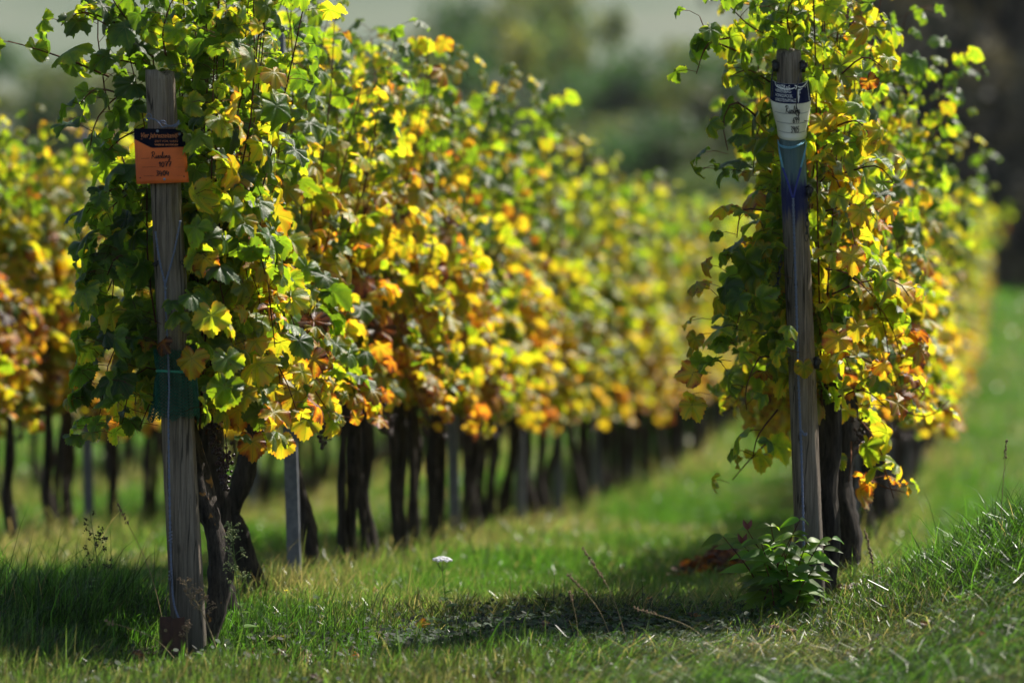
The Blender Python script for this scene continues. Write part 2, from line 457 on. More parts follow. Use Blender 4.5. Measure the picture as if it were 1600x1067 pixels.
# ------------------------------------------------------------------ vine leaf templates
VEINS = np.array([0, 58, -58, 122, -122]) * math.pi / 180
def leaf_template(rng, n, rings, teeth=True):
    th = np.linspace(-math.pi, math.pi, n, endpoint=False)
    deg = np.abs(th) * 180 / math.pi
    r = np.interp(deg, [0, 14, 31, 46, 60, 76, 95, 110, 124, 142, 160, 172, 180],
                  [1.0, .95, .85, .88, .94, .89, .79, .79, .82, .77, .64, .42, .14])
    r = r * (1 + .05 * np.sin(th * 3 + rng.uniform(0, 6)))
    if teeth:
        r = r * (1 + .045 * np.where(np.arange(n) % 2 == 0, 1, -1) * (deg < 165))
    d = np.abs((th[:, None] - VEINS[None] + math.pi) % (2 * math.pi) - math.pi).min(1)
    vn = np.clip(d / R(31), 0, 1)
    fr = np.linspace(0, 1, rings + 1)[1:]
    a, b, c, w = rng.uniform(.05, .7), rng.uniform(-.40, .50), rng.uniform(.03, .10), rng.uniform(.05, .17)
    ph = rng.uniform(0, 6, 4); cup = rng.uniform(-.25, .25)
    V, U = [np.zeros(3)], [np.array([0, 0.])]
    for f in fr:
        rr = r * f if f > .99 else f * (r * .75 + .25 * r.mean())
        x = rr * np.sin(th); y = rr * np.cos(th)
        z = -a * rr ** 2 * .7 + b * np.abs(x) * .8 + c * f * np.cos(vn * math.pi) * -1 \
            + w * f ** 2 * np.sin(th * 5 + ph[0]) + w * .6 * f ** 2 * np.sin(th * 9 + ph[1]) + cup * x * y
        z = z - .25 * np.clip(y, 0, 1) ** 2 * rng.uniform(.4, 1.6)
        V.append(np.stack([x, y, z], -1)); U.append(np.stack([np.full(n, f), vn], -1))
    V = np.vstack(V); U = np.vstack(U)
    j = np.arange(n); j2 = (j + 1) % n
    tri = np.stack([np.zeros(n, int), 1 + j, 1 + j2], -1)[:, [0, 2, 1]]
    qs = [np.stack([1 + k * n + j, 1 + (k + 1) * n + j, 1 + (k + 1) * n + j2, 1 + k * n + j2], -1)[:, ::-1] for k in range(rings - 1)]
    return V, U, tri, (np.concatenate(qs) if qs else np.zeros((0, 4), int))
_r = np.random.default_rng(5)
LT_HI = [leaf_template(_r, 56, 3) for _ in range(10)]
LT_MID = [leaf_template(_r, 28, 2) for _ in range(8)]

def norm(a):
    return a / (np.linalg.norm(a, axis=-1, keepdims=True) + 1e-9)

def add_leaves(mb, rng, pos, nrm, tip, size, rip, temps):
    """merge one leaf per row: base position, blade normal, tip direction, size, ripeness"""
    pos = np.asarray(pos); M = len(pos)
    nrm = norm(nrm); tip = norm(tip - nrm * (tip * nrm).sum(-1, keepdims=True)); sx = np.cross(tip, nrm)
    tk = rng.integers(0, len(temps), M); seed = rng.random(M); br = rng.random(M)
    for k, (V, U, tri, quad) in enumerate(temps):
        I = np.where(tk == k)[0]
        if len(I) == 0: continue
        W = pos[I, None] + size[I, None, None] * (V[None, :, 0:1] * sx[I, None] + V[None, :, 1:2] * tip[I, None] + V[None, :, 2:3] * nrm[I, None])
        nv = len(V); off = (np.arange(len(I)) * nv)[:, None, None]
        fs = [(tri[None] + off).reshape(-1, 3)]
        if len(quad): fs.append((quad[None] + off).reshape(-1, 4))
        mb.add(W.reshape(-1, 3), fs)
        mb.attr('luv', np.tile(U, (len(I), 1)))
        A = np.stack([np.clip(rip[I], 0, 1), br[I], seed[I], np.ones(len(I))], -1)
        mb.attr('lf', np.repeat(A, nv, 0))

def shoot_leaves(rng, pl, every=.065, side_bias=0.0, size=(.038, .082), start=.05, out=None):
    """leaves alternating along a cane polyline; returns petiole roots and leaf frames"""
    seg = np.linalg.norm(np.diff(pl, axis=0), axis=1); L = np.concatenate([[0], np.cumsum(seg)])
    s = np.arange(start, L[-1], every); s = s + rng.uniform(-.02, .02, len(s))
    node = np.stack([np.interp(s, L, pl[:, i]) for i in range(3)], -1)
    m = len(s)
    sgn = np.where(np.arange(m) % 2 == 0, 1, -1)
    ang = rng.uniform(-.9, .9, m)
    o = np.stack([np.cos(ang) * sgn, np.sin(ang), rng.uniform(-.25, .5, m)], -1)
    if out is not None: o = o * .6 + np.asarray(out) * .6
    o[:, 0] += side_bias + node[:, 0] * 1.5
    o = norm(o)
    pet = rng.uniform(.05, .10, m)
    base = node + o * pet[:, None]
    nrm = o * rng.uniform(.3, 1.1, (m, 1)) + np.array([0, 0, 1.0]) * rng.uniform(.15, .95, (m, 1)) + rng.normal(0, .38, (m, 3))
    tip = o * .45 + np.array([0, 0, -1.0]) * rng.uniform(.3, 1.0, (m, 1)) + rng.normal(0, .35, (m, 3))
    frac = s / max(L[-1], .01)
    sz = rng.uniform(*size, m) * (1.08 - .62 * np.clip(frac - .5, 0, 1))
    return node, base, nrm, tip, sz

def petiole_tubes(mb, node, base):
    """thin three-sided leaf stalks, all at once"""
    d = norm(base - node); a = np.cross(d, [.3, .2, .9]); a = norm(a); b = np.cross(d, a); r = .0014
    ring = [a * r, (-.5 * a + .87 * b) * r, (-.5 * a - .87 * b) * r]
    mid = (node + base) / 2 + np.array([0, 0, .008])
    V = np.stack([node + q for q in ring] + [mid + q for q in ring] + [base + q for q in ring], 1)
    f = np.array([(i * 3 + j, i * 3 + (j + 1) % 3, i * 3 + 3 + (j + 1) % 3, i * 3 + 3 + j) for i in range(2) for j in range(3)])
    off = (np.arange(len(node)) * 9)[:, None, None]
    mb.add(V.reshape(-1, 3), (f[None] + off).reshape(-1, 4))

def gen_vine(rng, half=.55, nsh=13, top=(1.95, 2.45), rip=.4, grad=.16, temps=LT_MID, reject=None, spread=.15,
             every=.062, sidey=0.0, droop=.32, sprigs=(), extra=(), bottom=.66, name='v', usq=1.0):
    """local frame: x across the row, y along it, z up from the vine's foot"""
    fol, can = MB(), MB()
    lines = []
    for i in range(nsh):
        u = rng.uniform(-half, half); v = rng.normal(0, .03)
        zt = rng.uniform(*top); z0 = .78 + rng.uniform(-.06, .06)
        vs = rng.normal(0, spread); us = rng.normal(0, .12)
        pts = [(v, u, z0), (v + vs * .5, u + us * .4, z0 + (zt - z0) * .35), (v + vs * .9 + rng.normal(0, .03), u + us * .8, z0 + (zt - z0) * .7),
               (v + vs * 1.2, u + us, zt)]
        if rng.random() < .4:
            s = rng.choice([-1, 1])
            pts.append((v + vs * 1.2 + s * rng.uniform(.06, .18), u + us + rng.normal(0, .1), zt - rng.uniform(-.08, .15)))
        lines.append((spline(pts, 22), None, rng.normal(0, .07), 0))
    for i in range(int(nsh * droop * 2)):
        u = rng.uniform(-half, half); s = rng.choice([-1, 1]); z0 = rng.uniform(.78, 1.5)
        ro = rng.uniform(.12, .30)
        pts = [(0, u, z0), (s * ro * .6, u + rng.normal(0, .06), z0 + .12), (s * ro, u + rng.normal(0, .1), z0 + rng.uniform(-.05, .1)),
               (s * (ro + .06), u + rng.normal(0, .12), max(bottom + .06, z0 - rng.uniform(.15, .5)))]
        lines.append((spline(pts, 14), (s * .7, 0, 0), rng.normal(.03, .09), 0))
    for sp in sprigs:
        lines.append((spline(sp, 14), None, rng.normal(-.02, .05), 1))
    for pl, outd, dr, free in lines:
        node, base, nrm, tip, sz = shoot_leaves(rng, pl, every, out=outd)
        keep = np.ones(len(node), bool)
        if reject is not None: keep = ~reject(base + norm(tip) * .04) & ~reject(base)
        keep &= (base[:, 2] > bottom - rng.uniform(0, .12, len(base))) | bool(free)
        node, base, nrm, tip, sz = node[keep], base[keep], nrm[keep], tip[keep], sz[keep]
        if len(node):
            z = base[:, 2]
            rp = rip + dr + grad * (1.55 - z) + sidey * np.clip(base[:, 0], -.4, .4) + rng.normal(0, .14, len(z)) + .12 * (rng.random(len(z)) < .06)  # sunlit right flank yellower, shaded left greener: light put into the leaf colour
            add_leaves(fol, rng, base, nrm, tip, sz * usq, rp, temps)
            petiole_tubes(can, node, base)
        if reject is None or not reject(pl).any():
            can.add(*tube(pl[::2], np.linspace(.0042, .0018, len(pl[::2])), 5))
    for (b, nr, tp, s, rp) in extra:
        add_leaves(fol, rng, np.array([b]), np.array([nr], float), np.array([tp], float), np.array([s]), np.array([rp]), temps)
    return fol, can

def gen_trunk(rng, pts=None, r0=.045, r1=.028, mat=None, arms=True, half=.5, sides=12):
    if pts is None:
        a, b = rng.normal(0, .035, 2)
        a, b = a * .8, b * .7
        pts = [(a * .5, b * .5, -.06), (a, b, .12), (a * .3 + rng.normal(0, .02), b * .5 + rng.normal(0, .02), .34), (rng.normal(0, .02), rng.normal(0, .022), .55), (0, 0, .78)]
    n = 34
    pl = spline(pts, n)
    rad = np.interp(np.linspace(0, 1, n), [0, .07, .16, .5, .85, 1], [r0 * 1.5, r0 * 1.2, r0, (r0 + r1) / 2 * .95, r1 * 1.15, r1])
    rad = rad * (1 + .13 * np.sin(np.linspace(0, 1, n) * rng.uniform(14, 22) + rng.uniform(0, 6)))
    th = np.arange(sides) / sides * 2 * math.pi
    tw = np.linspace(0, rng.uniform(-3, 3), n)[:, None]
    wob = 1 + .17 * np.sin(th[None] * 3 + tw + rng.uniform(0, 6)) + .10 * np.sin(th[None] * 5 - tw * 1.7) + rng.normal(0, .06, (n, sides))
    mb = MB(); mb.add(*tube(pl, rad, sides, True, wob))
    if arms:
        e = pl[-1]
        for s in (-1, 1):
            ap = spline([e + (0, 0, -.06), e + (rng.normal(0, .01), s * .07, .02), e + (rng.normal(0, .02), s * half * .5, .05), e + (rng.normal(0, .02), s * half, .02)], 12)
            mb.add(*tube(ap, np.linspace(r1 * .85, .008, 12), 7, True, 1 + rng.normal(0, .1, (12, 7))))
    return mb

def grape_mesh(rng, n=42, L=.13, w=.045):
    mb = MB()
    mb.add(*tube([(0, 0, .05), (.004, 0, 0), (0, 0, -L * .8)], [.0022, .002, .001], 5))
    for i in range(n):
        t = rng.random() ** .8; ww = w * (1 - t * .75); a = rng.uniform(0, 2 * math.pi); q = math.sqrt(rng.random()) * ww
        V, f = ico(rng.uniform(.0055, .0085), (q * math.cos(a), q * math.sin(a), -L * t), 7, 5)
        mb.add(V, f)
    return mb

# ------------------------------------------------------------------ end posts, and what is fixed to them
def world_to_local(base, pts):
    q = np.asarray(pts, float) - base
    return np.stack([q @ RN, q @ RD, q[..., 2]], -1)

D_A, D_B = 13.2, 14.05
def post_axis(p_top, p_bot):
    def at(z):
        t = (np.asarray(z, float) - p_bot[2]) / (p_top[2] - p_bot[2])
        return p_bot + (p_top - p_bot) * np.asarray(t)[..., None]
    return at
A_TOP, A_BOT = P(250, 112, D_A), P(296, 1012, D_A)
B_TOP, B_BOT = P(1232, 80, D_B), P(1268, 940, D_B)
axA, axB = post_axis(A_TOP, A_BOT), post_axis(B_TOP, B_BOT)

def make_post(name, label, top, bot, mat, kind):
    rng = np.random.default_rng(3 if kind == 'square' else 4)
    root = thing(name, label, 'post', tuple(bot))
    H = top[2] - bot[2]; n = 60; sides = 40
    zs = np.concatenate([[-.25], np.linspace(0, H, n - 1)])
    th = np.arange(sides) / sides * 2 * math.pi
    V = np.zeros((n, sides, 3))
    for i, z in enumerate(zs):
        c = (top - bot) * (z / H)
        t = max(z, 0) / H
        if kind == 'square':
            hx = np.interp(t, [0, 1], [.058, .049]); pw = 5.0
            r = hx / (np.abs(np.cos(th)) ** pw + np.abs(np.sin(th)) ** pw) ** (1 / pw)
            r = r * (1 - .16 * np.exp(-((th - 5.35) / .10) ** 2) * min(1, t * 1.4 + .2))      # long drying crack
            r = r * (1 - .05 * np.exp(-((th - 4.3) / .07) ** 2) * (math.sin(z * 5) > -.3))
        else:
            r = np.full(sides, np.interp(t, [0, 1], [.052, .046]))
            r = r * (1 - .12 * np.exp(-((th - 4.25) / .08) ** 2) - .08 * np.exp(-((th - 5.2) / .07) ** 2))
        r = r * (1 + .02 * np.sin(th * 7 + z * 3) + rng.normal(0, .008, sides))
        if i == n - 1: r = r * .955
        V[i, :, 0] = c[0] + np.cos(th) * r; V[i, :, 1] = c[1] + np.sin(th) * r; V[i, :, 2] = c[2]
    if kind == 'square':     # the top is worn and slightly sloped
        V[-1, :, 2] += -.10 * (V[-1, :, 0] - V[-1, :, 0].mean()) + rng.normal(0, .003, sides) - .012 * (np.abs(th - 5.35) < .4)
    else:
        V[-1, :, 2] += rng.normal(0, .002, sides) + .25 * (V[-1, :, 1] - V[-1, :, 1].mean())
    j = np.arange(sides); j2 = (j + 1) % sides
    q = np.concatenate([np.stack([i * sides + j, i * sides + j2, (i + 1) * sides + j2, (i + 1) * sides + j], -1) for i in range(n - 1)])
    mb = MB(); body = V.reshape(-1, 3)
    ctr = V[-1].mean(0); k = n * sides
    # top cap with one inner ring so that it is rough, not a flat lid
    inner = ctr + (V[-1] - ctr) * .55 + np.stack([np.zeros(sides), np.zeros(sides), rng.normal(0, .003, sides)], -1)
    mb.add(np.vstack([body, inner, ctr[None]]), [q, np.stack([(n - 1) * sides + j, (n - 1) * sides + j2, k + j2, k + j], -1), np.stack([k + j, k + j2, np.full(sides, k + sides)], -1)])
    obj('shaft', mb.mesh('shaft', mat), root)
    return root

postA = make_post('wooden_post', 'square weathered grey wooden end post carrying the orange sign', A_TOP, A_BOT, M_WOOD, 'square')
postB = make_post('wooden_post', 'round wooden end post with blue paint under a white sign', B_TOP, B_BOT, M_WOODP, 'round')

# --- lettering
def text_geo(s, size, shear=0.0, align='LEFT', squeeze=1.0, bold=0.0):
    cu = bpy.data.curves.new('lettering', 'FONT'); cu.body = s; cu.size = size; cu.shear = shear; cu.align_x = align
    cu.resolution_u = 3; cu.offset = bold; cu.space_character = 1.0
    o = bpy.data.objects.new('lettering', cu); COL.objects.link(o)
    bpy.context.view_layer.update()
    me = bpy.data.meshes.new_from_object(o.evaluated_get(bpy.context.evaluated_depsgraph_get()))
    V = np.zeros(len(me.vertices) * 3); me.vertices.foreach_get('co', V); V = V.reshape(-1, 3)
    me.calc_loop_triangles()
    T = np.zeros(len(me.loop_triangles) * 3, int); me.loop_triangles.foreach_get('vertices', T); T = T.reshape(-1, 3)
    bpy.data.objects.remove(o); bpy.data.curves.remove(cu); bpy.data.meshes.remove(me)
    V[:, 0] *= squeeze
    return V[:, :2], T

def strokes_geo(strokes, w):
    """pen strokes as thin ribbons in the sheet's plane"""
    Vs, Fs, n = [], [], 0
    for st in strokes:
        p = np.asarray(st, float)
        if len(p) > 2: p = spline(np.c_[p, np.zeros(len(p))], len(p) * 4)[:, :2]
        t = np.gradient(p, axis=0); t /= np.linalg.norm(t, axis=1)[:, None] + 1e-9
        nn = np.stack([-t[:, 1], t[:, 0]], -1) * w / 2
        Vs.append(np.concatenate([p + nn, p - nn])); m = len(p)
        i = np.arange(m - 1); Fs.append(np.stack([n + i, n + m + i, n + m + i + 1, n + i + 1], -1)); n += 2 * m
    return np.concatenate(Vs), np.concatenate(Fs)

HAND = {  # handwriting, unit-height pen strokes
    'R': ([[(.05, 0), (.16, .5), (.24, 1.0)], [(.0, .8), (.25, 1.05), (.5, .95), (.45, .65), (.2, .5), (.35, .25), (.55, .0)]], .58),
    'i': ([[(.02, .0), (.08, .25), (.13, .45), (.12, .1), (.22, .0), (.3, .1)], [(.17, .62), (.19, .66)]], .27),
    'e': ([[(.0, .1), (.2, .25), (.26, .4), (.14, .45), (.06, .2), (.14, .0), (.32, .12)]], .3),
    's': ([[(.0, .05), (.17, .45), (.24, .2), (.15, .0), (.04, .02)], [(.15, .0), (.3, .1)]], .27),
    'l': ([[(.0, .1), (.2, .55), (.27, .95), (.2, .98), (.12, .4), (.16, .0), (.28, .1)]], .25),
    'n': ([[(.0, .0), (.08, .43), (.1, .1), (.2, .42), (.27, .38), (.26, .1), (.34, .0), (.42, .12)]], .4),
    'g': ([[(.28, .4), (.12, .45), (.04, .2), (.14, .05), (.27, .35), (.25, -.1), (.12, -.45), (.02, -.35), (.2, -.1), (.42, .1)]], .4),
    '1': ([[(.0, .65), (.2, 1.0), (.12, 0)]], .34),
    '0': ([[(.22, 1.0), (.06, .6), (.08, .1), (.24, .0), (.38, .4), (.36, .85), (.22, 1.0)]], .5),
    '7': ([[(.02, .9), (.2, 1.0), (.45, .98), (.28, .5), (.18, 0)], [(.12, .5), (.42, .55)]], .5),
    '3': ([[(.08, .9), (.28, 1.0), (.4, .8), (.2, .55), (.38, .3), (.22, .0), (.02, .1)]], .5),
    '4': ([[(.18, 1.0), (.04, .4), (.2, .35), (.45, .42)], [(.38, .75), (.26, -.1)]], .52),
    '6': ([[(.38, 1.0), (.12, .6), (.05, .2), (.2, .0), (.36, .2), (.26, .45), (.08, .3)]], .48),
    '9': ([[(.38, .8), (.22, 1.0), (.06, .75), (.2, .5), (.38, .75), (.34, .3), (.24, 0)]], .48),
    '5': ([[(.44, 1.0), (.16, .96), (.1, .55), (.32, .55), (.36, .2), (.18, .0), (.02, .08)]], .5),
}
def hand(s, h, x0, y0):
    st = []; x = 0
    for ch in s:
        g_, adv = HAND[ch]
        for line in g_: st.append([(x0 + (x + a) * h, y0 + b * h) for a, b in line])
        x += adv
    return st

# --- orange sign: a flat plate nailed to the post, slightly turned
def orange_sign():
    d = D_A - .075
    c = [P(209, 201, d), P(288, 202, d), P(295, 285, d), P(213, 288, d)]   # TL TR BR BL
    o = (c[0] + c[1] + c[2] + c[3]) / 4
    root = thing('vineyard_sign', 'orange and navy plate with handwritten variety nailed to the square post', 'sign', tuple(o))
    def uv(u, v, off=0.0):                     # u right 0..1, v up 0..1
        u = np.asarray(u, float)[..., None]; v = np.asarray(v, float)[..., None]
        p = (c[3] * (1 - u) + c[2] * u) * (1 - v) + (c[0] * (1 - u) + c[1] * u) * v - o
        p = p + np.array([0, 1, 0]) * (.010 * (2 * u - 1) ** 2 - .004 * np.sin(v * 3))    # bowed a little
        return p - np.array([0, 1, 0]) * off
    mb = MB(); nu = 14
    U, Vv = np.meshgrid(np.linspace(0, 1, nu), np.linspace(0, 1, nu))
    f_, b_ = uv(U, Vv).reshape(-1, 3), uv(U, Vv, -.0018).reshape(-1, 3)
    ii = np.arange(nu * nu).reshape(nu, nu)
    q = np.stack([ii[:-1, :-1], ii[:-1, 1:], ii[1:, 1:], ii[1:, :-1]], -1).reshape(-1, 4)
    edge = np.concatenate([ii[0, :], ii[1:, -1], ii[-1, ::-1][1:], ii[::-1, 0][1:-1]])
    e2 = np.roll(edge, -1); N = nu * nu
    mb.add(np.vstack([f_, b_]), [q, q[:, ::-1] + N, np.stack([edge, edge + N, e2 + N, e2], -1)])
    obj('plate', mb.mesh('plate', M_ORANGE), root)
    # navy header: polygon strip
    mb = MB(); us = np.linspace(0, 1, 20)
    low = np.where(us < .34, np.interp(us, [0, .34], [.81, .645]), np.interp(us, [.34, 1], [.645, .665]))
    vv = np.linspace(0, 1, 5)
    G = np.stack([uv(us, low + (1.0 - low) * t, .0012) for t in vv])
    ii = np.arange(100).reshape(5, 20)
    mb.add(G.reshape(-1, 3), np.stack([ii[:-1, :-1], ii[:-1, 1:], ii[1:, 1:], ii[1:, :-1]], -1).reshape(-1, 4))
    obj('header', mb.mesh('header', M_NAVY), root)
    pr = MB()
    def put(mb, geo, x, y, s=1.0, off=.0022):
        V2, F = geo; mb.add(uv(x + V2[:, 0] * s, y + V2[:, 1], off), F)
    put(pr, text_geo('Vier Jahreszeiten\u00ae', .125, .32, squeeze=.78, bold=.001), .12, .835)
    put(pr, strokes_geo([[(.13, .808), (.85, .808)]], .005), 0, 0)
    put(pr, text_geo('ZEIT F\u00dcR WEIN', .052, squeeze=1.28), .40, .75)
    put(pr, text_geo('WINZER EG \u00b7 BAD D\u00dcRKHEIM', .040, squeeze=.85, bold=.0015), .40, .69)
    obj('header_lettering', pr.mesh('header_lettering', M_OPRINT, False), root)
    ink = MB()
    put(ink, strokes_geo(hand('Riesling', .115, 0, 0), .011), .32, .455, 1.2)
    put(ink, strokes_geo(hand('1077', .088, 0, 0), .013), .46, .30, 1.5)
    put(ink, strokes_geo(hand('3404', .088, 0, 0), .013), .39, .14, 1.45)
    obj('handwriting', ink.mesh('handwriting', M_INK, False), root)
    dots = MB()
    for (a, b, y) in ((.12, .27, .457), (.13, .39, .30), (.15, .34, .14)):
        put(dots, strokes_geo([[(x, y), (x + .012, y)] for x in np.arange(a, b, .018)], .010), 0, 0)
        put(dots, strokes_geo([[(b + .03, y - .012), (.92, y - .012)]], .003), 0, 0)
    obj('form_lines', dots.mesh('form_lines', simple('form_print', (.16, .035, .012)), False), root)
    for (u_, v_) in ((.47, .955), (.545, .07), (.90, .91)):
        p = uv(u_, v_, .002)
        V, f = ico(.005, tuple(p), 8, 5); V[:, 1] = p[1] + (V[:, 1] - p[1]) * .4
        mb = MB(); mb.add(V, f); obj('nail', mb.mesh('nail', M_WIRE), root)
    for (u_, v_) in ((.08, .11), (.92, .11)):
        h = MB(); p = uv(u_, v_, .0016); a = np.arange(10) / 10 * 6.283
        h.add(np.vstack([p + np.stack([.0024 * np.cos(a), 0 * a, .0024 * np.sin(a)], -1)]), np.array([np.arange(10)]))
        obj('hole', h.mesh('hole', M_INK, False), root)
orange_sign()

# --- white card bent round the right post
def white_sign():
    d = D_B
    zt, zb = P(0, 128, d)[2], P(0, 216, d)[2]
    base = axB((zt + zb) / 2)
    root = thing('vineyard_sign', 'white and blue card with handwriting bent around the round post', 'sign', tuple(base))
    H = zt - zb
    def rad(v): return np.interp(v, [0, .12, .35, .62, .8, 1.0], [.052, .053, .064, .073, .070, .066])
    AMAX = 1.75
    def uv(u, v, off=0.0):        # u -1..1 round the front, v 0..1 up
        u = np.asarray(u, float); v = np.asarray(v, float)
        r = rad(v) + off
        a = u * AMAX
        # upper corners rise at the sides, lower edge sags in the middle
        z = zb + H * v + (.030 * v + .028 * (1 - v)) * (np.abs(u) ** 2) * 1.0 - .012
        c = axB(z) - base
        return np.stack([c[..., 0] + r * np.sin(a) * 1.02, c[..., 1] - r * np.cos(a) * .95, c[..., 2]], -1)
    nu, nv = 40, 16
    U, Vv = np.meshgrid(np.linspace(-1, 1, nu), np.linspace(0, 1, nv))
    f_, b_ = uv(U, Vv).reshape(-1, 3), uv(U, Vv, -.0014).reshape(-1, 3)
    ii = np.arange(nu * nv).reshape(nv, nu); N = nu * nv
    q = np.stack([ii[:-1, :-1], ii[:-1, 1:], ii[1:, 1:], ii[1:, :-1]], -1).reshape(-1, 4)
    edge = np.concatenate([ii[0, :], ii[1:, -1], ii[-1, ::-1][1:], ii[::-1, 0][1:-1]]); e2 = np.roll(edge, -1)
    mb = MB(); mb.add(np.vstack([f_, b_]), [q, q[:, ::-1] + N, np.stack([edge, edge + N, e2 + N, e2], -1)])
    obj('card', mb.mesh('card', M_WHITE), root)
    mb = MB(); vv = np.linspace(.645, .998, 8)
    U, Vv = np.meshgrid(np.linspace(-1, 1, nu), vv)
    ii = np.arange(nu * 8).reshape(8, nu)
    mb.add(uv(U, Vv, .0008).reshape(-1, 3), np.stack([ii[:-1, :-1], ii[:-1, 1:], ii[1:, 1:], ii[1:, :-1]], -1).reshape(-1, 4))
    obj('header', mb.mesh('header', M_BLUEP), root)
    def put(mb, geo, x, y, sx=1.0, off=.0016):
        V2, F = geo; mb.add(uv(x + V2[:, 0] * sx, y + V2[:, 1], off), F)
    w = MB()
    for s, y, q_ in (('HERRENBERG-', .835, 1), ('HONIGS\u00c4CKEL', .755, 1), ('UNGSTEIN/PFALZ', .675, 1)):
        put(w, text_geo(s, .080, squeeze=1.0), -.52, y)
    put(w, text_geo('WINZER e.G.', .082, .2, squeeze=1.0, bold=.0015), -.50, .915)
    put(w, strokes_geo([[(-.56, 1.0), (-.5, .94), (-.3, .905), (-.05, .905), (.1, .93)]], .020), 0, 0)
    # emblem: pale field with goblet-like swash above
    put(w, (np.array([(.17, .66), (.62, .66), (.62, .95), (.50, .93), (.30, .90), (.17, .90)]), np.array([(0, 1, 2), (0, 2, 3), (0, 3, 4), (0, 4, 5)])), 0, 0)
    put(w, strokes_geo([[(.10, .97), (.3, .93), (.5, .965), (.66, 1.0)], [(.12, .90), (.2, .985)]], .022), 0, 0)
    obj('white_lettering', w.mesh('white_lettering', M_WPRINT, False), root)
    b = MB()
    a = np.arange(12) / 12 * 6.283; rg = np.random.default_rng(8)
    for (x, y, r_) in [(.30, .86, .05), (.38, .87, .05), (.46, .86, .05), (.33, .82, .05), (.41, .82, .05), (.36, .78, .05), (.44, .78, .045), (.39, .735, .045), (.54, .84, .04), (.50, .89, .04), (.24, .80, .035)]:
        b.add(uv(x + r_ * np.cos(a), y + r_ * .6 * np.sin(a), .0022 + .0001 * len(b.V)), np.array([np.arange(12)]))
    put(b, strokes_geo([[(.25, .69), (.4, .70), (.55, .74)], [(.22, .88), (.25, .70)]], .016, ), 0, 0, off=.0026)
    obj('emblem', b.mesh('emblem', M_BLUEP, False), root)
    gl = MB()
    for y in (.47, .30, .135):
        put(gl, strokes_geo([[(x, y) for x in np.linspace(-.62, .55, 12)]], .010), 0, 0, off=.0014)
    obj('form_lines', gl.mesh('form_lines', M_GREYINK, False), root)
    ink = MB()
    put(ink, strokes_geo(hand('Riesling', .125, 0, 0), .013), -.20, .48, 1.25, .0022)
    put(ink, strokes_geo(hand('699', .10, 0, 0), .014), .0, .31, 1.5, .0022)
    put(ink, strokes_geo(hand('3905', .10, 0, 0), .014), -.08, .145, 1.55, .0022)
    obj('handwriting', ink.mesh('handwriting', M_INK, False), root)
white_sign()

# --- wires, strings, clips
def wire_thing(name, label, cat, lines, mat, r, sides=6, group=None, twist=0):
    o = np.asarray(lines[0][0], float)
    mb = MB()
    for pl in lines:
        p = np.asarray(pl, float) - o
        n = max(10, int(np.linalg.norm(np.diff(p, axis=0), axis=1).sum() / .008))
        q = spline(p, n)
        if twist:
            t = np.linspace(0, 1, n) * np.linalg.norm(np.diff(p, axis=0), axis=1).sum() * twist
            for ph in (0, math.pi):
                mb.add(*tube(q + np.stack([np.cos(t + ph), np.sin(t + ph), 0 * t], -1) * r * .8, r * .75, 5))
        else:
            mb.add(*tube(q, r, sides))
    return tag(obj(name, mb.mesh(name, mat), None, tuple(o)), label, cat, group)

dA = D_A - .062
def PA(x, y, k=0.0): return P(x, y, dA - k)
wire_thing('anchor_wire', 'grey blue twisted wire running down the square post to the rusty anchor', 'wire',
           [[PA(243, 362), PA(249, 405), PA(258, 445)], [PA(282, 345), PA(272, 395), PA(258, 445)],
            [PA(258, 445, .004), PA(261, 520, .008), PA(264, 600, .012), PA(263, 660, .012), PA(265, 800, .012), PA(268, 905, .02), PA(272, 945, .03), PA(280, 968, .04)]],
           M_TWINE, .0032, twist=260)
wire_thing('wire_loop', 'thin dark loop of wire hanging from the anchor wire', 'wire',
           [[PA(267, 893, .02), PA(261, 920, .03), PA(257, 950, .04), PA(254, 966, .045)], [PA(268, 897, .02), PA(265, 930, .03), PA(259, 955, .045), PA(261, 968, .045)]], M_DARKWIRE, .0016)
for y0, lb in ((830, 'upper of two wire coils wound on the anchor wire'), (890, 'lower of two wire coils on the anchor wire, where the dark loop starts')):
    wire_thing('wire_coil', lb, 'wire', [[PA(266 + 3.2 * math.cos(t), y0 + t * .9, .014 + .006 * math.sin(t)) for t in np.arange(0, 19, .5)]], M_WIRE, .0013)
rg = np.random.default_rng(12)
def wire_knot(label, px, py, d, r, n, mat, rw, sx=1.0):
    c = P(px, py, d); pts = [c + np.array([rg.normal(0, r * sx), rg.normal(0, r * .5), rg.normal(0, r)]) for _ in range(n)]
    return wire_thing('wire_knot', label, 'wire', [pts], mat, rw)
k = D_A - .075
wire_thing('tie_wire', 'loose loops of blue grey wire tied above the orange sign', 'wire',
           [[P(226, 187, k), P(232, 178, k - .01), P(237, 182, k), P(231, 190, k), P(226, 187, k), P(240, 186, k), P(248, 192, k - .012), P(254, 199, k - .012), P(260, 196, k - .015), P(258, 190, k - .01), P(250, 190, k), P(253, 200, k - .01), P(262, 198, k), P(270, 198, k), P(276, 194, k), P(280, 188, k + .01), P(278, 196, k), P(272, 199, k), P(282, 193, k + .03)],
            [P(230, 184, k), P(243, 188, k), P(256, 193, k), P(266, 197, k), P(279, 193, k + .01)]], M_TWINE, .0019)
wire_knot('small dark wire staple twist on the left edge of the square post', 243, 411, D_A - .055, .008, 14, M_DARKWIRE, .0017)
wire_knot('small dark wire staple twist on the right edge of the square post', 289, 410, D_A - .050, .009, 16, M_DARKWIRE, .0017)
wire_knot('small wire knot where the strands meet on the square post', 258, 449, D_A - .072, .005, 10, M_WIRE, .0014)

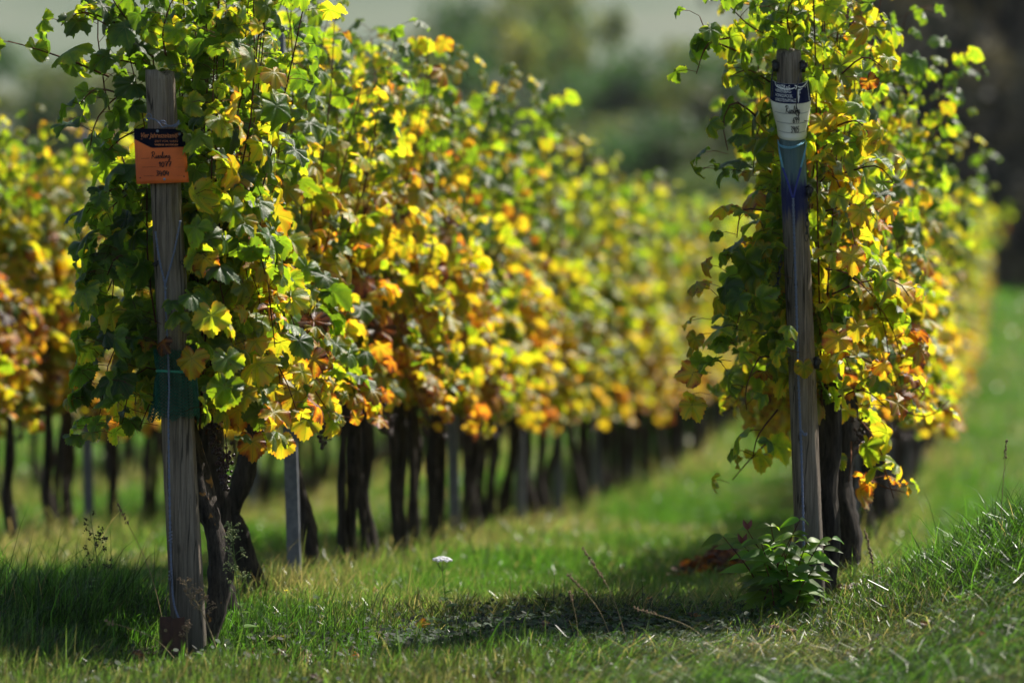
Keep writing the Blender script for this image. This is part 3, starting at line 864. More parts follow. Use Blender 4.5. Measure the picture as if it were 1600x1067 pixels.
def clip(label, px, py, d):
    c = P(px, py, d); mb = MB()
    mb.add(*tube([(0, 0, -.022), (0, -.004, 0), (0, 0, .02)], [.010, .012, .009], 8))
    mb.add(*tube(spline([(-.012, 0, .012), (0, -.016, .016), (.014, -.004, .006), (.006, -.014, -.01), (-.012, -.006, -.008)], 20), .003, 6))
    return tag(obj('wire_clip', mb.mesh('wire_clip', M_DARKWIRE), None, tuple(c)), label, 'clip')
clip('black wire clip on the left edge of the painted post, near its top', 1211, 103, D_B - .02)
clip('black wire clip on the right edge of the painted post, near its top', 1254, 104, D_B - .045)
clip('black wire clip on the painted post just below the blue paint, right edge', 1264, 298, D_B - .035)
clip('black wire clip on the painted post beside the lowest leaves', 1276, 566, D_B - .03)
wire_thing('hook_wire', 'dark wire hanging from the clip to a ring over the white card', 'wire',
           [[P(1252, 108, D_B - .06), P(1247, 125, D_B - .09), P(1245, 150, D_B - .105), P(1244, 166, D_B - .10), P(1247, 174, D_B - .098), P(1248, 179, D_B - .094), P(1245, 181, D_B - .094), P(1243, 176, D_B - .096), P(1244, 168, D_B - .10)]], M_DARKWIRE, .0020)
wire_thing('hook_wire', 'dark wire loop on the left side of the painted post above the card', 'wire',
           [[P(1209, 106, D_B - .02), P(1206, 120, D_B - .03), P(1207, 140, D_B - .04), P(1206, 152, D_B - .05)]], M_DARKWIRE, .0022)
def chain(label, pts):
    p = spline(np.array(pts), 9); o = p[0]; mb = MB()
    for i in range(8):
        c = (p[i] + p[i + 1]) / 2 - o; d_ = norm(p[i + 1] - p[i]); L = np.linalg.norm(p[i + 1] - p[i]) * .72
        s = norm(np.cross(d_, [0, 1, 0] if i % 2 else [1, .2, 0])); a = np.linspace(0, 2 * math.pi, 13)
        mb.add(*tube(c + np.cos(a)[:, None] * d_ * L + np.sin(a)[:, None] * s * .0065, .0018, 5))
    return tag(obj('chain', mb.mesh('chain', M_DARKWIRE), None, tuple(o)), label, 'chain')
chain('dark little chain hanging on the right side of the painted post', [P(1263, 300, D_B - .05), P(1262, 335, D_B - .055), P(1260, 375, D_B - .055)])
chain('dark little chain hanging left of the painted post among leaves', [P(1221, 400, D_B - .04), P(1216, 435, D_B - .04), P(1212, 468, D_B - .04)])

dB = D_B - .058
def PB(x, y, k=0.0): return P(x, y, dB - k)
wire_thing('blue_string', 'bright blue string wound round the post under the card', 'string',
           [[P(1215, 219, D_B + .0), PB(1219, 227), PB(1234, 230, .004), PB(1249, 226), P(1258, 217, D_B - .01)],
            [P(1215, 223, D_B), PB(1221, 230), PB(1236, 232, .004), PB(1252, 226), P(1259, 220, D_B - .01)],
            [P(1216, 224, D_B), PB(1218, 242), PB(1222, 262, .002)], [P(1260, 222, D_B - .02), PB(1257, 243), PB(1252, 262, .002)],
            [P(1216.5, 226, D_B), PB(1219.5, 243), PB(1224, 263, .002)], [P(1260, 224, D_B - .02), PB(1255.5, 243), PB(1250.5, 262, .002)]], M_BLUESTR, .0018)
wire_thing('painted_string', 'painted dark blue lower arms of the string forming a V', 'string',
           [[PB(1222, 262, .002), PB(1230, 285, .006), PB(1238, 310, .010)], [PB(1224, 263, .003), PB(1231.5, 285, .007), PB(1239, 310, .011)],
            [PB(1252, 262, .002), PB(1246, 285, .006), PB(1240, 310, .010)], [PB(1250.5, 262, .003), PB(1244.5, 285, .007), PB(1239, 310, .011)]], M_DKBLUESTR, .0021)
wire_thing('twisted_rope', 'long grey blue twisted rope running down the painted post into the ground', 'rope',
           [[PB(1239, 310, .012), PB(1242, 400, .012), PB(1245, 500, .015), PB(1248, 600, .02), PB(1252, 700, .03), PB(1255, 800, .05), PB(1257, 880, .07), PB(1261, 945, .10)],
            [PB(1252, 672, .03), PB(1258, 680, .04), PB(1260, 676, .04)]], M_TWINE, .0038, twist=240)

# --- green net wrapped round the square post
def green_net():
    rng = np.random.default_rng(21)
    zt, zb = P(0, 545, D_A)[2], P(0, 652, D_A)[2]
    base = axA((zt + zb) / 2)
    root = thing('green_net', 'dark green plastic net wrapped around the middle of the square post', 'net', tuple(base))
    na, nr = 36, 43
    V = np.zeros((nr, na, 3))
    for i in range(nr):
        t = i / (nr - 1)
        for j in range(na):
            a = (j + .5 * (i % 2)) / na * 2 * math.pi
            z = zb + (zt - zb) * t
            pw = 4.0
            r = .066 / (abs(math.cos(a)) ** pw + abs(math.sin(a)) ** pw) ** (1 / pw)
            fl = math.exp(-((a - 3.45) / .5) ** 2)
            r += .003 * math.sin(a * 6 + t * 4) + .003 * (1 - t) + fl * .030 * (1 - t) ** 3 + .005 * (1 - t) * math.exp(-((a - 6.0) / .5) ** 2)
            r -= .010 * math.exp(-((t - .68) / .07) ** 2)
            z += .010 * (1 - t) * math.sin(a * 7.0 + 1.3) * math.sin(a * 2.2); r += .004 * math.sin(a * 11 + t * 9) * (1 - t)
            z -= fl * .02 * (1 - t) + .008 * math.sin(a * 3) * (1 - t)
            c = axA(z) - base
            V[i, j] = (c[0] + r * math.cos(a), c[1] + r * math.sin(a), c[2])
    q = []
    for i in range(0, nr - 2):
        for j in range(na):
            s = i % 2
            # diamond: bottom, right, top, left
            q.append((i * na + j, (i + 1) * na + (j + s) % na, (i + 2) * na + j, (i + 1) * na + (j - 1 + s) % na))
    mb = MB(); mb.add(V.reshape(-1, 3), np.array(q))
    # a torn flap standing up beside the post
    fl = []
    nf = 12
    for i in range(nf):
        for j in range(8):
            t = i / (nf - 1); w = (1 - t) * .045
            p = P(297 + 6 * t, 560 - 42 * t, D_A - .03) - base
            fl.append(p + np.array([(j + .5 * (i % 2) - 4) / 8 * w, .012 * math.sin(j), 0]))
    q2 = [(i * 8 + j, (i + 1) * 8 + min(j + i % 2, 7), (i + 2) * 8 + j, (i + 1) * 8 + max(j - 1 + i % 2, 0)) for i in range(nf - 2) for j in range(1, 7)]
    mb.add(np.array(fl), np.array(q2))
    o = obj('netting', mb.mesh('netting', M_NET, False), root)
    w = o.modifiers.new('strands', 'WIREFRAME'); w.thickness = .0046; w.use_even_offset = False; w.use_replace = True
    t = MB()
    zc = P(0, 581, D_A)[2]; a = np.linspace(0, 2 * math.pi, 40)
    for dz in (0, .004):
        c = axA(zc + dz) - base
        r = .064 / (np.abs(np.cos(a)) ** 4 + np.abs(np.sin(a)) ** 4) ** .25
        t.add(*tube(np.stack([c[0] + r * np.cos(a), c[1] + r * np.sin(a), c[2] + .002 * np.sin(a * 2)], -1), .0022, 6))
    obj('tie_band', t.mesh('tie_band', M_TEAL), root)
green_net()

# --- rusty anchor iron
def anchor():
    d = D_A - .11
    tl, tr = P(249, 966, d), P(288, 964, d)
    o = (tl + tr) / 2; z0 = gz(o[0], o[1]) - .12
    root = thing('ground_anchor', 'rusty brown angle iron standing in the grass at the square post', 'anchor', (o[0], o[1], z0))
    H = tr[2] - z0; mb = MB(); w = (tr - tl)[0]; th = .005
    prof = [(-w / 2, 0), (-w * .06, -.004), (w * .06, -.012), (w / 2, .008)]
    f = [np.array((x, y)) for x, y in prof]
    V = []
    for zz, dz in ((0, 0), (H, 1)):
        for off in (0, th):
            for i, (x, y) in enumerate(prof): V.append((x, y + off, zz + (dz * .004 * math.sin(i * 2.1))))
    n = 4
    F = []
    for i in range(n - 1):
        F += [(i, i + 1, 8 + i + 1, 8 + i), (4 + i + 1, 4 + i, 12 + i, 12 + i + 1), (8 + i, 8 + i + 1, 12 + i + 1, 12 + i)]
    F += [(0, 8, 12, 4), (3, 7, 15, 11)]
    mb.add(np.array(V), np.array(F))
    obj('iron', mb.mesh('iron', M_RUST, False), root)
    a = np.linspace(0, 2 * math.pi, 14); h = MB()
    h.add(*tube(np.stack([-.022 + .0045 * np.cos(a), np.full(14, -.003), H - .045 + .0045 * np.sin(a)], -1), .0016, 5))
    h.add(np.stack([-.022 + .0045 * np.cos(a[:-1]), np.full(13, -.0034), H - .045 + .0045 * np.sin(a[:-1])], -1), np.array([np.arange(13)]))
    obj('bolt_hole', h.mesh('bolt_hole', M_STALK), root)
anchor()

# ------------------------------------------------------------------ grapevines
ORD = ['first', 'second', 'third', 'fourth', 'fifth', 'sixth', 'seventh', 'eighth', 'ninth', 'tenth', 'eleventh', 'twelfth', 'thirteenth', 'fourteenth', 'fifteenth', 'sixteenth', 'seventeenth', 'eighteenth']

def near_vine(seed, k, d, label, group, trunk_world, trunk_mat, post_ax=None, post_top=None, sprigs=(), extra=(), gb=(), r0=.045, r1=.03, **kw):
    rng = np.random.default_rng(seed)
    x, y = rowpt(k, d); base = np.array([x, y, float(gz(x, y))])
    root = thing('grapevine', label, 'grapevine', tuple(base), ROW_ANG, group)
    rej = None
    if post_ax is not None:
        def rej(q):
            w = base + q[:, 0:1] * RN + q[:, 1:2] * RD + np.array([0, 0, 1.0]) * q[:, 2:3]
            c = post_ax(w[:, 2])
            ppx = CX + FPX * w[:, 0] / w[:, 1]; cpx = CX + FPX * c[:, 0] / c[:, 1]
            return (np.abs(w[:, 0] - c[:, 0]) < .088) & (w[:, 1] < c[:, 1] + .075) & (w[:, 2] < post_top + .02)
    sp = [world_to_local(base, np.array(s)) for s in sprigs]
    ex = []
    for (px, py, dd, nr, tp, s, rp) in extra:
        ex.append((world_to_local(base, P(px, py, dd)), nr, tp, s, rp))
    fol, can = gen_vine(rng, temps=LT_HI, reject=rej, sprigs=sp, extra=ex, **kw)
    tw = world_to_local(base, np.array(trunk_world)) if trunk_world is not None else None
    obj('trunk', gen_trunk(rng, tw, r0, r1, arms=trunk_world is None).mesh('trunk', trunk_mat), root)
    obj('canes', can.mesh('canes', M_CANE), root)
    obj('foliage', fol.mesh('foliage', M_LEAF), root)
    for (px, py, dd) in gb:
        p = world_to_local(base, P(px, py, dd))
        obj('grape_bunch', grape_mesh(rng, 46, .15, .042).mesh('grape_bunch', M_GRAPE), root, tuple(p))
    return root

GA, GB, GC, GD = 'vines of the long yellow row behind the square post', 'vines of the row behind the painted post', 'vines of the row left of the square post', 'vines of the farthest left row'
zA, zB = A_TOP[2], B_TOP[2]
def L3(*pts): return [P(*p) for p in pts]

near_vine(101, K_A, 13.42, 'dark green vine against the square post, with a lichen spotted bent trunk', GA,
          L3((310, 1022, 13.36), (316, 1000, 13.36), (337, 950, 13.36), (343, 890, 13.37), (334, 830, 13.38), (318, 785, 13.40), (300, 700, 13.44), (290, 640, 13.46)), M_BARKL,
          axA, zA, half=.32, nsh=17, top=(2.05, 2.62), rip=.17, grad=.08, sidey=.35, spread=.15, every=.060, droop=.5, r0=.040, r1=.034,
          sprigs=[L3((240, 90, 13.3), (200, 60, 13.25), (150, 30, 13.2), (110, 10, 13.2)), L3((230, 60, 13.3), (190, 20, 13.25), (160, -30, 13.2)), L3((260, 90, 13.2), (255, 50, 13.15), (270, 0, 13.15), (300, -40, 13.2)), L3((225, 105, 13.35), (190, 95, 13.3), (150, 100, 13.3)), L3((220, 140, 13.35), (185, 150, 13.3), (150, 190, 13.3), (140, 240, 13.3)), L3((225, 200, 13.35), (185, 220, 13.3), (150, 260, 13.3)), L3((170, 120, 13.3), (110, 95, 13.25), (50, 75, 13.2), (2, 62, 13.2)), L3((190, 40, 13.3), (130, 20, 13.2), (90, 45, 13.2)),
                  L3((200, 150, 13.3), (150, 140, 13.2), (120, 170, 13.2)), L3((210, 300, 13.3), (165, 300, 13.2), (130, 340, 13.2)),
                  L3((225, 420, 13.3), (185, 400, 13.2), (160, 450, 13.2)), L3((250, 500, 13.12), (215, 515, 13.1), (185, 570, 13.1)),
                  L3((235, 560, 13.12), (215, 580, 13.1), (200, 650, 13.1)), L3((230, 330, 13.3), (200, 350, 13.25), (180, 420, 13.2), (175, 480, 13.2))],
          extra=[(268, 470, 13.06, (-.1, -.3, .9), (.4, -.2, -.3), .05, .12), (300, 462, 13.06, (.2, -.5, .8), (.8, -.2, -.3), .062, .10),
                 (275, 490, 13.05, (-.3, -.5, .8), (-.7, -.2, -.4), .058, .22), (330, 492, 13.04, (.1, -.8, .35), (.1, -.1, -1), .075, .40),
                 (300, 560, 13.03, (-.2, -.8, .3), (-.1, 0, -1), .066, .58), (255, 535, 13.05, (-.5, -.6, .5), (-.2, 0, -1), .045, .86),
                 (300, 500, 13.05, (.3, -.7, .5), (.3, 0, -1), .05, .30), (355, 560, 13.05, (.3, -.7, .4), (.1, 0, -1), .066, .25)],
          gb=[(348, 690, 13.3), (335, 640, 13.35)])
near_vine(102, K_A, 13.95, 'green vine right behind the square post, with a thick straight black trunk', GA,
          L3((352, 985, 13.95), (344, 930, 13.95), (342, 860, 13.95), (335, 780, 13.95), (328, 700, 13.95), (322, 620, 13.95), (318, 580, 13.95)), M_BARK,
          axA, zA, half=.5, nsh=15, top=(2.05, 2.62), rip=.25, grad=.14, sidey=.35, spread=.15, every=.064, droop=.42, r0=.046, r1=.040,
          sprigs=[L3((370, 640, 13.6), (390, 655, 13.5), (395, 700, 13.5)), L3((345, 520, 13.4), (400, 540, 13.3), (440, 580, 13.3), (470, 660, 13.4))],
          extra=[(395, 690, 13.35, (.3, -.8, .3), (0, 0, -1), .062, .66), (372, 640, 13.35, (.2, -.85, .3), (.0, 0, -1), .072, .62), (378, 682, 13.3, (0, -.2, .9), (.7, -.1, -.3), .036, .1),
                 (478, 655, 13.6, (.3, -.8, .2), (0, 0, -1), .07, .48), (440, 690, 13.6, (.3, -.8, .2), (0, 0, -1), .06, .5), (455, 560, 13.5, (.3, -.8, .2), (0, 0, -1), .07, .55), (490, 560, 13.7, (.3, -.8, .2), (.1, 0, -1), .065, .70)],
          gb=[(405, 640, 13.5), (352, 700, 13.6)])
near_vine(103, K_A, 14.8, 'yellowing vine two back from the square post, with a kinked trunk', GA,
          L3((400, 930, 14.8), (397, 905, 14.8), (378, 850, 14.8), (363, 800, 14.8), (376, 760, 14.8), (388, 710, 14.8), (392, 640, 14.8)), M_BARK,
          None, None, half=.55, nsh=14, top=(1.95, 2.45), rip=.30, grad=.2, spread=.15, every=.064, droop=.42, gb=[(505, 640, 14.7)])
near_vine(201, K_B, 14.22, 'yellow flecked vine right against the painted post, straight dark trunk', GB,
          L3((1282, 955, 14.3), (1290, 905, 14.3), (1300, 850, 14.3), (1292, 765, 14.3), (1302, 700, 14.3), (1300, 620, 14.3), (1298, 560, 14.3)), M_BARK,
          axB, zB, half=.32, nsh=14, top=(2.05, 2.62), rip=.24, grad=.06, sidey=.25, spread=.11, every=.066, droop=.34, r0=.036, r1=.032,
          sprigs=[L3((1210, 60, 14.15), (1170, 40, 14.1), (1130, 0, 14.1)), L3((1205, 130, 14.15), (1170, 110, 14.1), (1140, 120, 14.1)), L3((1235, 60, 14.1), (1230, 20, 14.0), (1250, -20, 14.0)), L3((1215, 170, 14.3), (1185, 200, 14.25), (1175, 290, 14.2)), L3((1150, 80, 14.1), (1110, 60, 14.0), (1090, 20, 14.0)), L3((1140, 60, 14.1), (1105, 70, 14.0), (1085, 125, 14.0)), L3((1190, 190, 14.1), (1150, 160, 14.0), (1130, 190, 14.0), (1140, 250, 14.0)),
                  L3((1210, 262, 14.1), (1150, 272, 14.0), (1105, 262, 14.0), (1078, 285, 14.0)), L3((1200, 330, 14.1), (1160, 330, 14.0), (1150, 380, 14.0)),
                  L3((1208, 430, 14.1), (1180, 400, 14.0), (1160, 420, 14.0)), L3((1208, 560, 14.1), (1185, 560, 14.0), (1165, 610, 14.0), (1168, 650, 14.0)),
                  L3((1215, 640, 14.1), (1185, 680, 14.0), (1175, 720, 14.0)), L3((1225, 540, 14.0), (1200, 510, 14.0), (1175, 505, 14.0)),
                  L3((1290, 420, 14.0), (1330, 430, 13.9), (1370, 470, 13.9)), L3((1300, 560, 14.0), (1350, 560, 13.9), (1400, 600, 13.9)),
                  L3((1290, 330, 14.0), (1340, 320, 13.9), (1375, 350, 13.9)), L3((1300, 200, 14.0), (1340, 190, 13.9), (1370, 230, 13.9)), L3((1310, 120, 14.0), (1350, 90, 13.9), (1385, 110, 13.9)), L3((1300, 460, 14.0), (1350, 440, 13.9), (1400, 440, 13.9), (1425, 470, 13.9)), L3((1310, 620, 14.0), (1350, 610, 13.9), (1390, 640, 13.9)), L3((1320, 270, 14.0), (1370, 260, 13.9), (1400, 290, 13.9))],
          extra=[(1256, 572, 13.9, (.1, -.9, .15), (.1, 0, -1), .042, .47), (1225, 536, 13.92, (-.3, -.5, .8), (-.7, -.2, -.4), .052, .22), (1232, 512, 13.92, (.2, -.5, .8), (.6, -.2, -.4), .045, .3),
                 (1285, 190, 13.92, (.2, -.8, .3), (.1, 0, -1), .062, .53), (1345, 330, 13.85, (.3, -.8, .3), (.2, 0, -1), .055, .54), (1330, 400, 13.85, (.3, -.8, .3), (.1, 0, -1), .068, .58),
                 (1310, 530, 13.9, (.2, -.8, .3), (0, 0, -1), .068, .62), (1340, 510, 13.86, (.2, -.8, .3), (0, 0, -1), .05, .5), (1378, 570, 13.86, (.2, -.8, .3), (.2, 0, -1), .045, .60)],
          gb=[(1262, 645, 14.4)])
near_vine(202, K_B, 14.75, 'green vine just behind the painted post, thick shaggy trunk', GB,
          L3((1330, 935, 14.9), (1318, 890, 14.9), (1330, 840, 14.9), (1312, 770, 14.9), (1318, 700, 14.9), (1316, 600, 14.9)), M_BARK,
          axB, zB, half=.45, nsh=14, top=(2.05, 2.65), rip=.27, grad=.08, sidey=.2, spread=.12, every=.066, droop=.36, r0=.055, r1=.045,
          sprigs=[L3((1330, 640, 14.7), (1370, 690, 14.5), (1385, 740, 14.5), (1400, 790, 14.5)), L3((1350, 740, 14.6), (1380, 760, 14.5), (1420, 770, 14.5)), L3((1200, 690, 14.7), (1170, 720, 14.6), (1140, 755, 14.6)), L3((1330, 690, 14.6), (1330, 720, 14.5), (1325, 760, 14.5))],
          gb=[(1345, 650, 14.7)])
near_vine(203, K_B, 15.6, 'leafy vine two back from the painted post, leaning dark trunk', GB, None, M_BARK,
          None, None, half=.55, nsh=13, top=(2.0, 2.6), rip=.28, grad=.12, spread=.16, every=.064, droop=.45, r0=.055,
          sprigs=[L3((1400, 640, 15.3), (1450, 650, 15.2), (1490, 620, 15.2))])

# variants shared by the rest of the rows
def variant(seed, **kw):
    rng = np.random.default_rng(seed)
    fol, can = gen_vine(rng, **kw)
    fm = fol.mesh('foliage', M_LEAF); cm = can.mesh('canes', M_CANE)
    tk = gen_trunk(rng, r0=rng.uniform(.026, .040), r1=.021)
    if rng.random() < .65:      # many old vines stand on two or three stems
        for _ in range(1 + int(rng.random() < .4)):
            a, b = rng.normal(0, .03), rng.choice([-1, 1]) * rng.uniform(.06, .16)
            tk2 = gen_trunk(rng, [(a, b, -.06), (a + rng.normal(0, .02), b + rng.normal(0, .02), .2), (rng.normal(0, .02), b * .85 + rng.normal(0, .025), .5), (0, b * .6, .8)], r0=rng.uniform(.017, .028), r1=.015, arms=False)
            tk.add(tk2.V[0], [f for fl in tk2.F.values() for f in fl])
    tm = tk.mesh('trunk', M_BARK)
    return tm, cm, fm
VARS = [variant(300 + i, rip=r_, grad=g_, spread=.16, nsh=15, usq=.88, every=.050, droop=.5, bottom=.56 + .03 * (i % 4), top=(2.0, 2.27)) for i, (r_, g_) in enumerate([(.30, .21), (.35, .21), (.26, .20), (.36, .17), (.29, .24), (.33, .19), (.25, .21), (.32, .2), (.28, .22), (.34, .18), (.30, .2)])]
protos = []
GRAPE_ME = grape_mesh(np.random.default_rng(77), 40, .14, .045).mesh('grape_bunch', M_GRAPE)
for tm, cm, fm in VARS:
    protos.append((tm, cm, fm))
def children(o): return [c for c in COL.objects if c.parent is o]

row_rng = np.random.default_rng(55)
first = {}
def place_vine(k, d, label, group, shift, hs=1.0):
    i = int(row_rng.integers(0, len(protos)))
    x, y = rowpt(k, d); x += row_rng.normal(0, .02)
    z = float(gz(x, y))
    if i not in first:
        root = thing('grapevine', label, 'grapevine', (x, y, z), 0, group)
        tm, cm, fm = protos[i]
        parts = [obj('trunk', tm, root), obj('canes', cm, root), obj('foliage', fm, root)]
        if row_rng.random() < .6: parts.append(obj('grape_bunch', GRAPE_ME, root, (.12, .1, .74)))
        first[i] = (root, parts)
    else:
        src, sparts = first[i]
        root = src.copy(); COL.objects.link(root); parts = []
        for c in sparts:
            q = c.copy(); COL.objects.link(q); q.parent = root; parts.append(q)
        tag(root, label, 'grapevine', group)
    root.location = (x, y, z)
    root.rotation_euler = (row_rng.normal(0, .02), row_rng.normal(0, .025), ROW_ANG + (math.pi if row_rng.random() < .5 else 0))
    root.scale = (row_rng.uniform(.92, 1.1), row_rng.uniform(.95, 1.08), hs * row_rng.uniform(.96, 1.03))
    v = 1.0 + shift + row_rng.normal(0, .035)
    for c in parts:
        if c.name.startswith('foliage'): c.color = (v, v, v, 1)
    return root

def fill_row(k, d0, d1, step, group, lab, far, shift, nmax=14, hs=1.0):
    d, n = d0, 0
    while d < d1:
        label = lab % ORD[n] if n < nmax else far
        place_vine(k, d, label, group, shift(d), hs * float(np.interp(d, [15.5, 20], [1.06, 1.0])))
        d += step + row_rng.normal(0, .06); n += 1
fill_row(K_A, 15.7, 51, .62, GA, 'golden vine of the long row, %s one behind the first grey metal stake', 'blurred golden vine at the far end of the long row', lambda d: np.interp(d, [15, 20, 35, 50], [-.02, .01, .02, .03]), 18, 1.0)
fill_row(K_B, 16.5, 50.5, .78, GB, 'green gold vine of the right row, %s one back past the leafy front three', 'blurred pale vine at the far end of the right row', lambda d: np.interp(d, [16, 22, 35, 50], [-.04, -.03, -.01, .03]), 8, .95)
fill_row(K_C, 17.6, 44, .68, GC, 'blurred olive green vine of the left row, %s counted from the left edge', 'blurred vine of the left row glimpsed behind the long row', lambda d: np.interp(d, [16, 50], [.03, .04]), 6, .95)
fill_row(K_D, 24.5, 46, 1.0, GD, 'faint vine of the farthest left row, %s from the left edge', 'faint vine of the farthest left row, half hidden behind nearer trunks', lambda d: .02, 4, 1.0)

# ------------------------------------------------------------------ metal stakes and trellis wires
def make_stake():
    root = thing('metal_stake', 'x', 'stake')
    mb = MB(); w, t, h = .052, .003, 2.25
    prof = np.array([(-.5, .6), (-.5, 0), (.5, 0), (.5, .6), (.36, .6), (.44, .08), (-.44, .08), (-.36, .6)]) * np.array([w, w])
    zs = np.linspace(-.2, h, 3); n = len(prof)
    V = np.concatenate([np.c_[prof, np.full(n, z)] for z in zs])
    q = [(i * n + j, i * n + (j + 1) % n, (i + 1) * n + (j + 1) % n, (i + 1) * n + j) for i in range(2) for j in range(n)]
    top = 2 * n
    mb.add(V, [np.array(q), np.array([(top + 1, top + 2, top + 5, top + 6), (top, top + 1, top + 6, top + 7), (top + 2, top + 3, top + 4, top + 5)])])
    parts = [obj('profile', mb.mesh('profile', M_STEEL, False), root)]
    c = MB()
    for z in (.82, 1.22, 1.62, 2.0):
        for s in (-1, 1):
            c.add(*tube([(s * w * .5, .01, z), (s * (w * .5 + .012), .008, z + .004), (s * (w * .5 + .012), .008, z + .02)], .0028, 5))
    parts.append(obj('wire_hook', c.mesh('wire_hook', M_WIRE), root))
    return root, parts
st0, sp0 = make_stake(); used = False
def stake(x, y, label, group, lean=0):
    global used
    if not used: root = st0; used = True
    else:
        root = st0.copy(); COL.objects.link(root)
        for c in sp0:
            q = c.copy(); COL.objects.link(q); q.parent = root
    root.location = (x, y, float(gz(x, y))); root.rotation_euler = (0, lean, ROW_ANG)
    tag(root, label, 'stake', group)
p = P(460, 700, 15.35)
stake(p[0], p[1], 'blue grey metal stake standing nearest behind the square post', 'metal stakes in the long yellow row', -.031)
for i, d in enumerate((19.7, 22.3, 24.1, 26.3, 28.4, 32.7, 37.0, 41.3, 45.6)):
    x, y = rowpt(K_A, d)
    lab = ['grey metal stake in the long row, beside an orange leaf clump', 'grey metal stake in the long row, third back from the square post'][i] if i < 2 else 'blurred metal stake deep in the long yellow row'
    stake(x, y, lab, 'metal stakes in the long yellow row', row_rng.normal(0, .012))
for i, d in enumerate((18.6, 23.0, 27.4, 31.8, 36.2, 40.6, 45)):
    x, y = rowpt(K_B, d); stake(x, y, 'metal stake hidden among the leaves of the right row', 'metal stakes in the right row', row_rng.normal(0, .012))
for i, d in enumerate((20.6, 25, 29.4, 33.8)):
    x, y = rowpt(K_C, d); stake(x, y, 'blurred teal grey stake among the black trunks at the left' if i == 0 else 'metal stake of the left row seen between far trunks', 'metal stakes in the left row', row_rng.normal(0, .012))

def trellis(k, d0, d1, label):
    mb = MB()
    ds = np.linspace(d0, d1, 70); x = RSL * ds - k; z = gz(x, ds)
    o = np.array([x[0], d0, z[0]])
    root = thing('trellis_wire', label, 'wire', tuple(o))
    for h in (.80, 1.2, 1.6, 2.0):
        m = MB(); m.add(*tube(np.stack([x, ds, z + h], -1) - o, .0013, 4)); obj('strand', m.mesh('strand', M_WIRE), root)
trellis(K_A, D_A + .05, 50, 'thin trellis wires running along the long yellow row')
trellis(K_B, D_B + .05, 50, 'thin trellis wires running along the right row')
trellis(K_C, 17, 44, 'thin trellis wires running along the left row')

# ------------------------------------------------------------------ grass
def blades(rng, x, y, h, lean, ldir, w, dry):
    n = len(x); z = gz(x, y)
    a = rng.uniform(0, math.pi, n); sx, sy = np.cos(a) * w / 2, np.sin(a) * w / 2
    lx, ly = np.cos(ldir), np.sin(ldir)
    V = np.zeros((n, 7, 3))
    for k, (t, ww) in enumerate(((0, .8), (.4, 1), (.75, .75), (1, 0))):
        ang = lean * t
        ox = h * t * np.sin(ang * .9); oz = h * t * np.cos(np.minimum(ang, 1.5) * .95)
        cx, cy, cz = x + lx * ox, y + ly * ox, z - .01 + oz
        if k < 3:
            V[:, 2 * k] = np.stack([cx - sx * ww, cy - sy * ww, cz], -1); V[:, 2 * k + 1] = np.stack([cx + sx * ww, cy + sy * ww, cz], -1)
        else: V[:, 6] = np.stack([cx, cy, cz], -1)
    off = (np.arange(n) * 7)[:, None]
    q = np.concatenate([np.array([[0, 1, 3, 2]]) + off, np.array([[2, 3, 5, 4]]) + off]); t = np.array([[4, 5, 6]]) + off
    bri = np.where(y < 14.2, rng.random(n) ** 2.0 * 1.25, .35 + .8 * rng.random(n))  # partial shade over the front turf put into blade brightness; lane blades lighter
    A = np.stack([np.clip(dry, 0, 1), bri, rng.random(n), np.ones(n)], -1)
    return V.reshape(-1, 3), [q, t], np.repeat(A, 7, 0)

def row_dist(x, y):
    k = RSL * y - x
    return np.min(np.abs(np.stack([k - K_A, k - K_B, k - K_C, k - K_D])), 0)

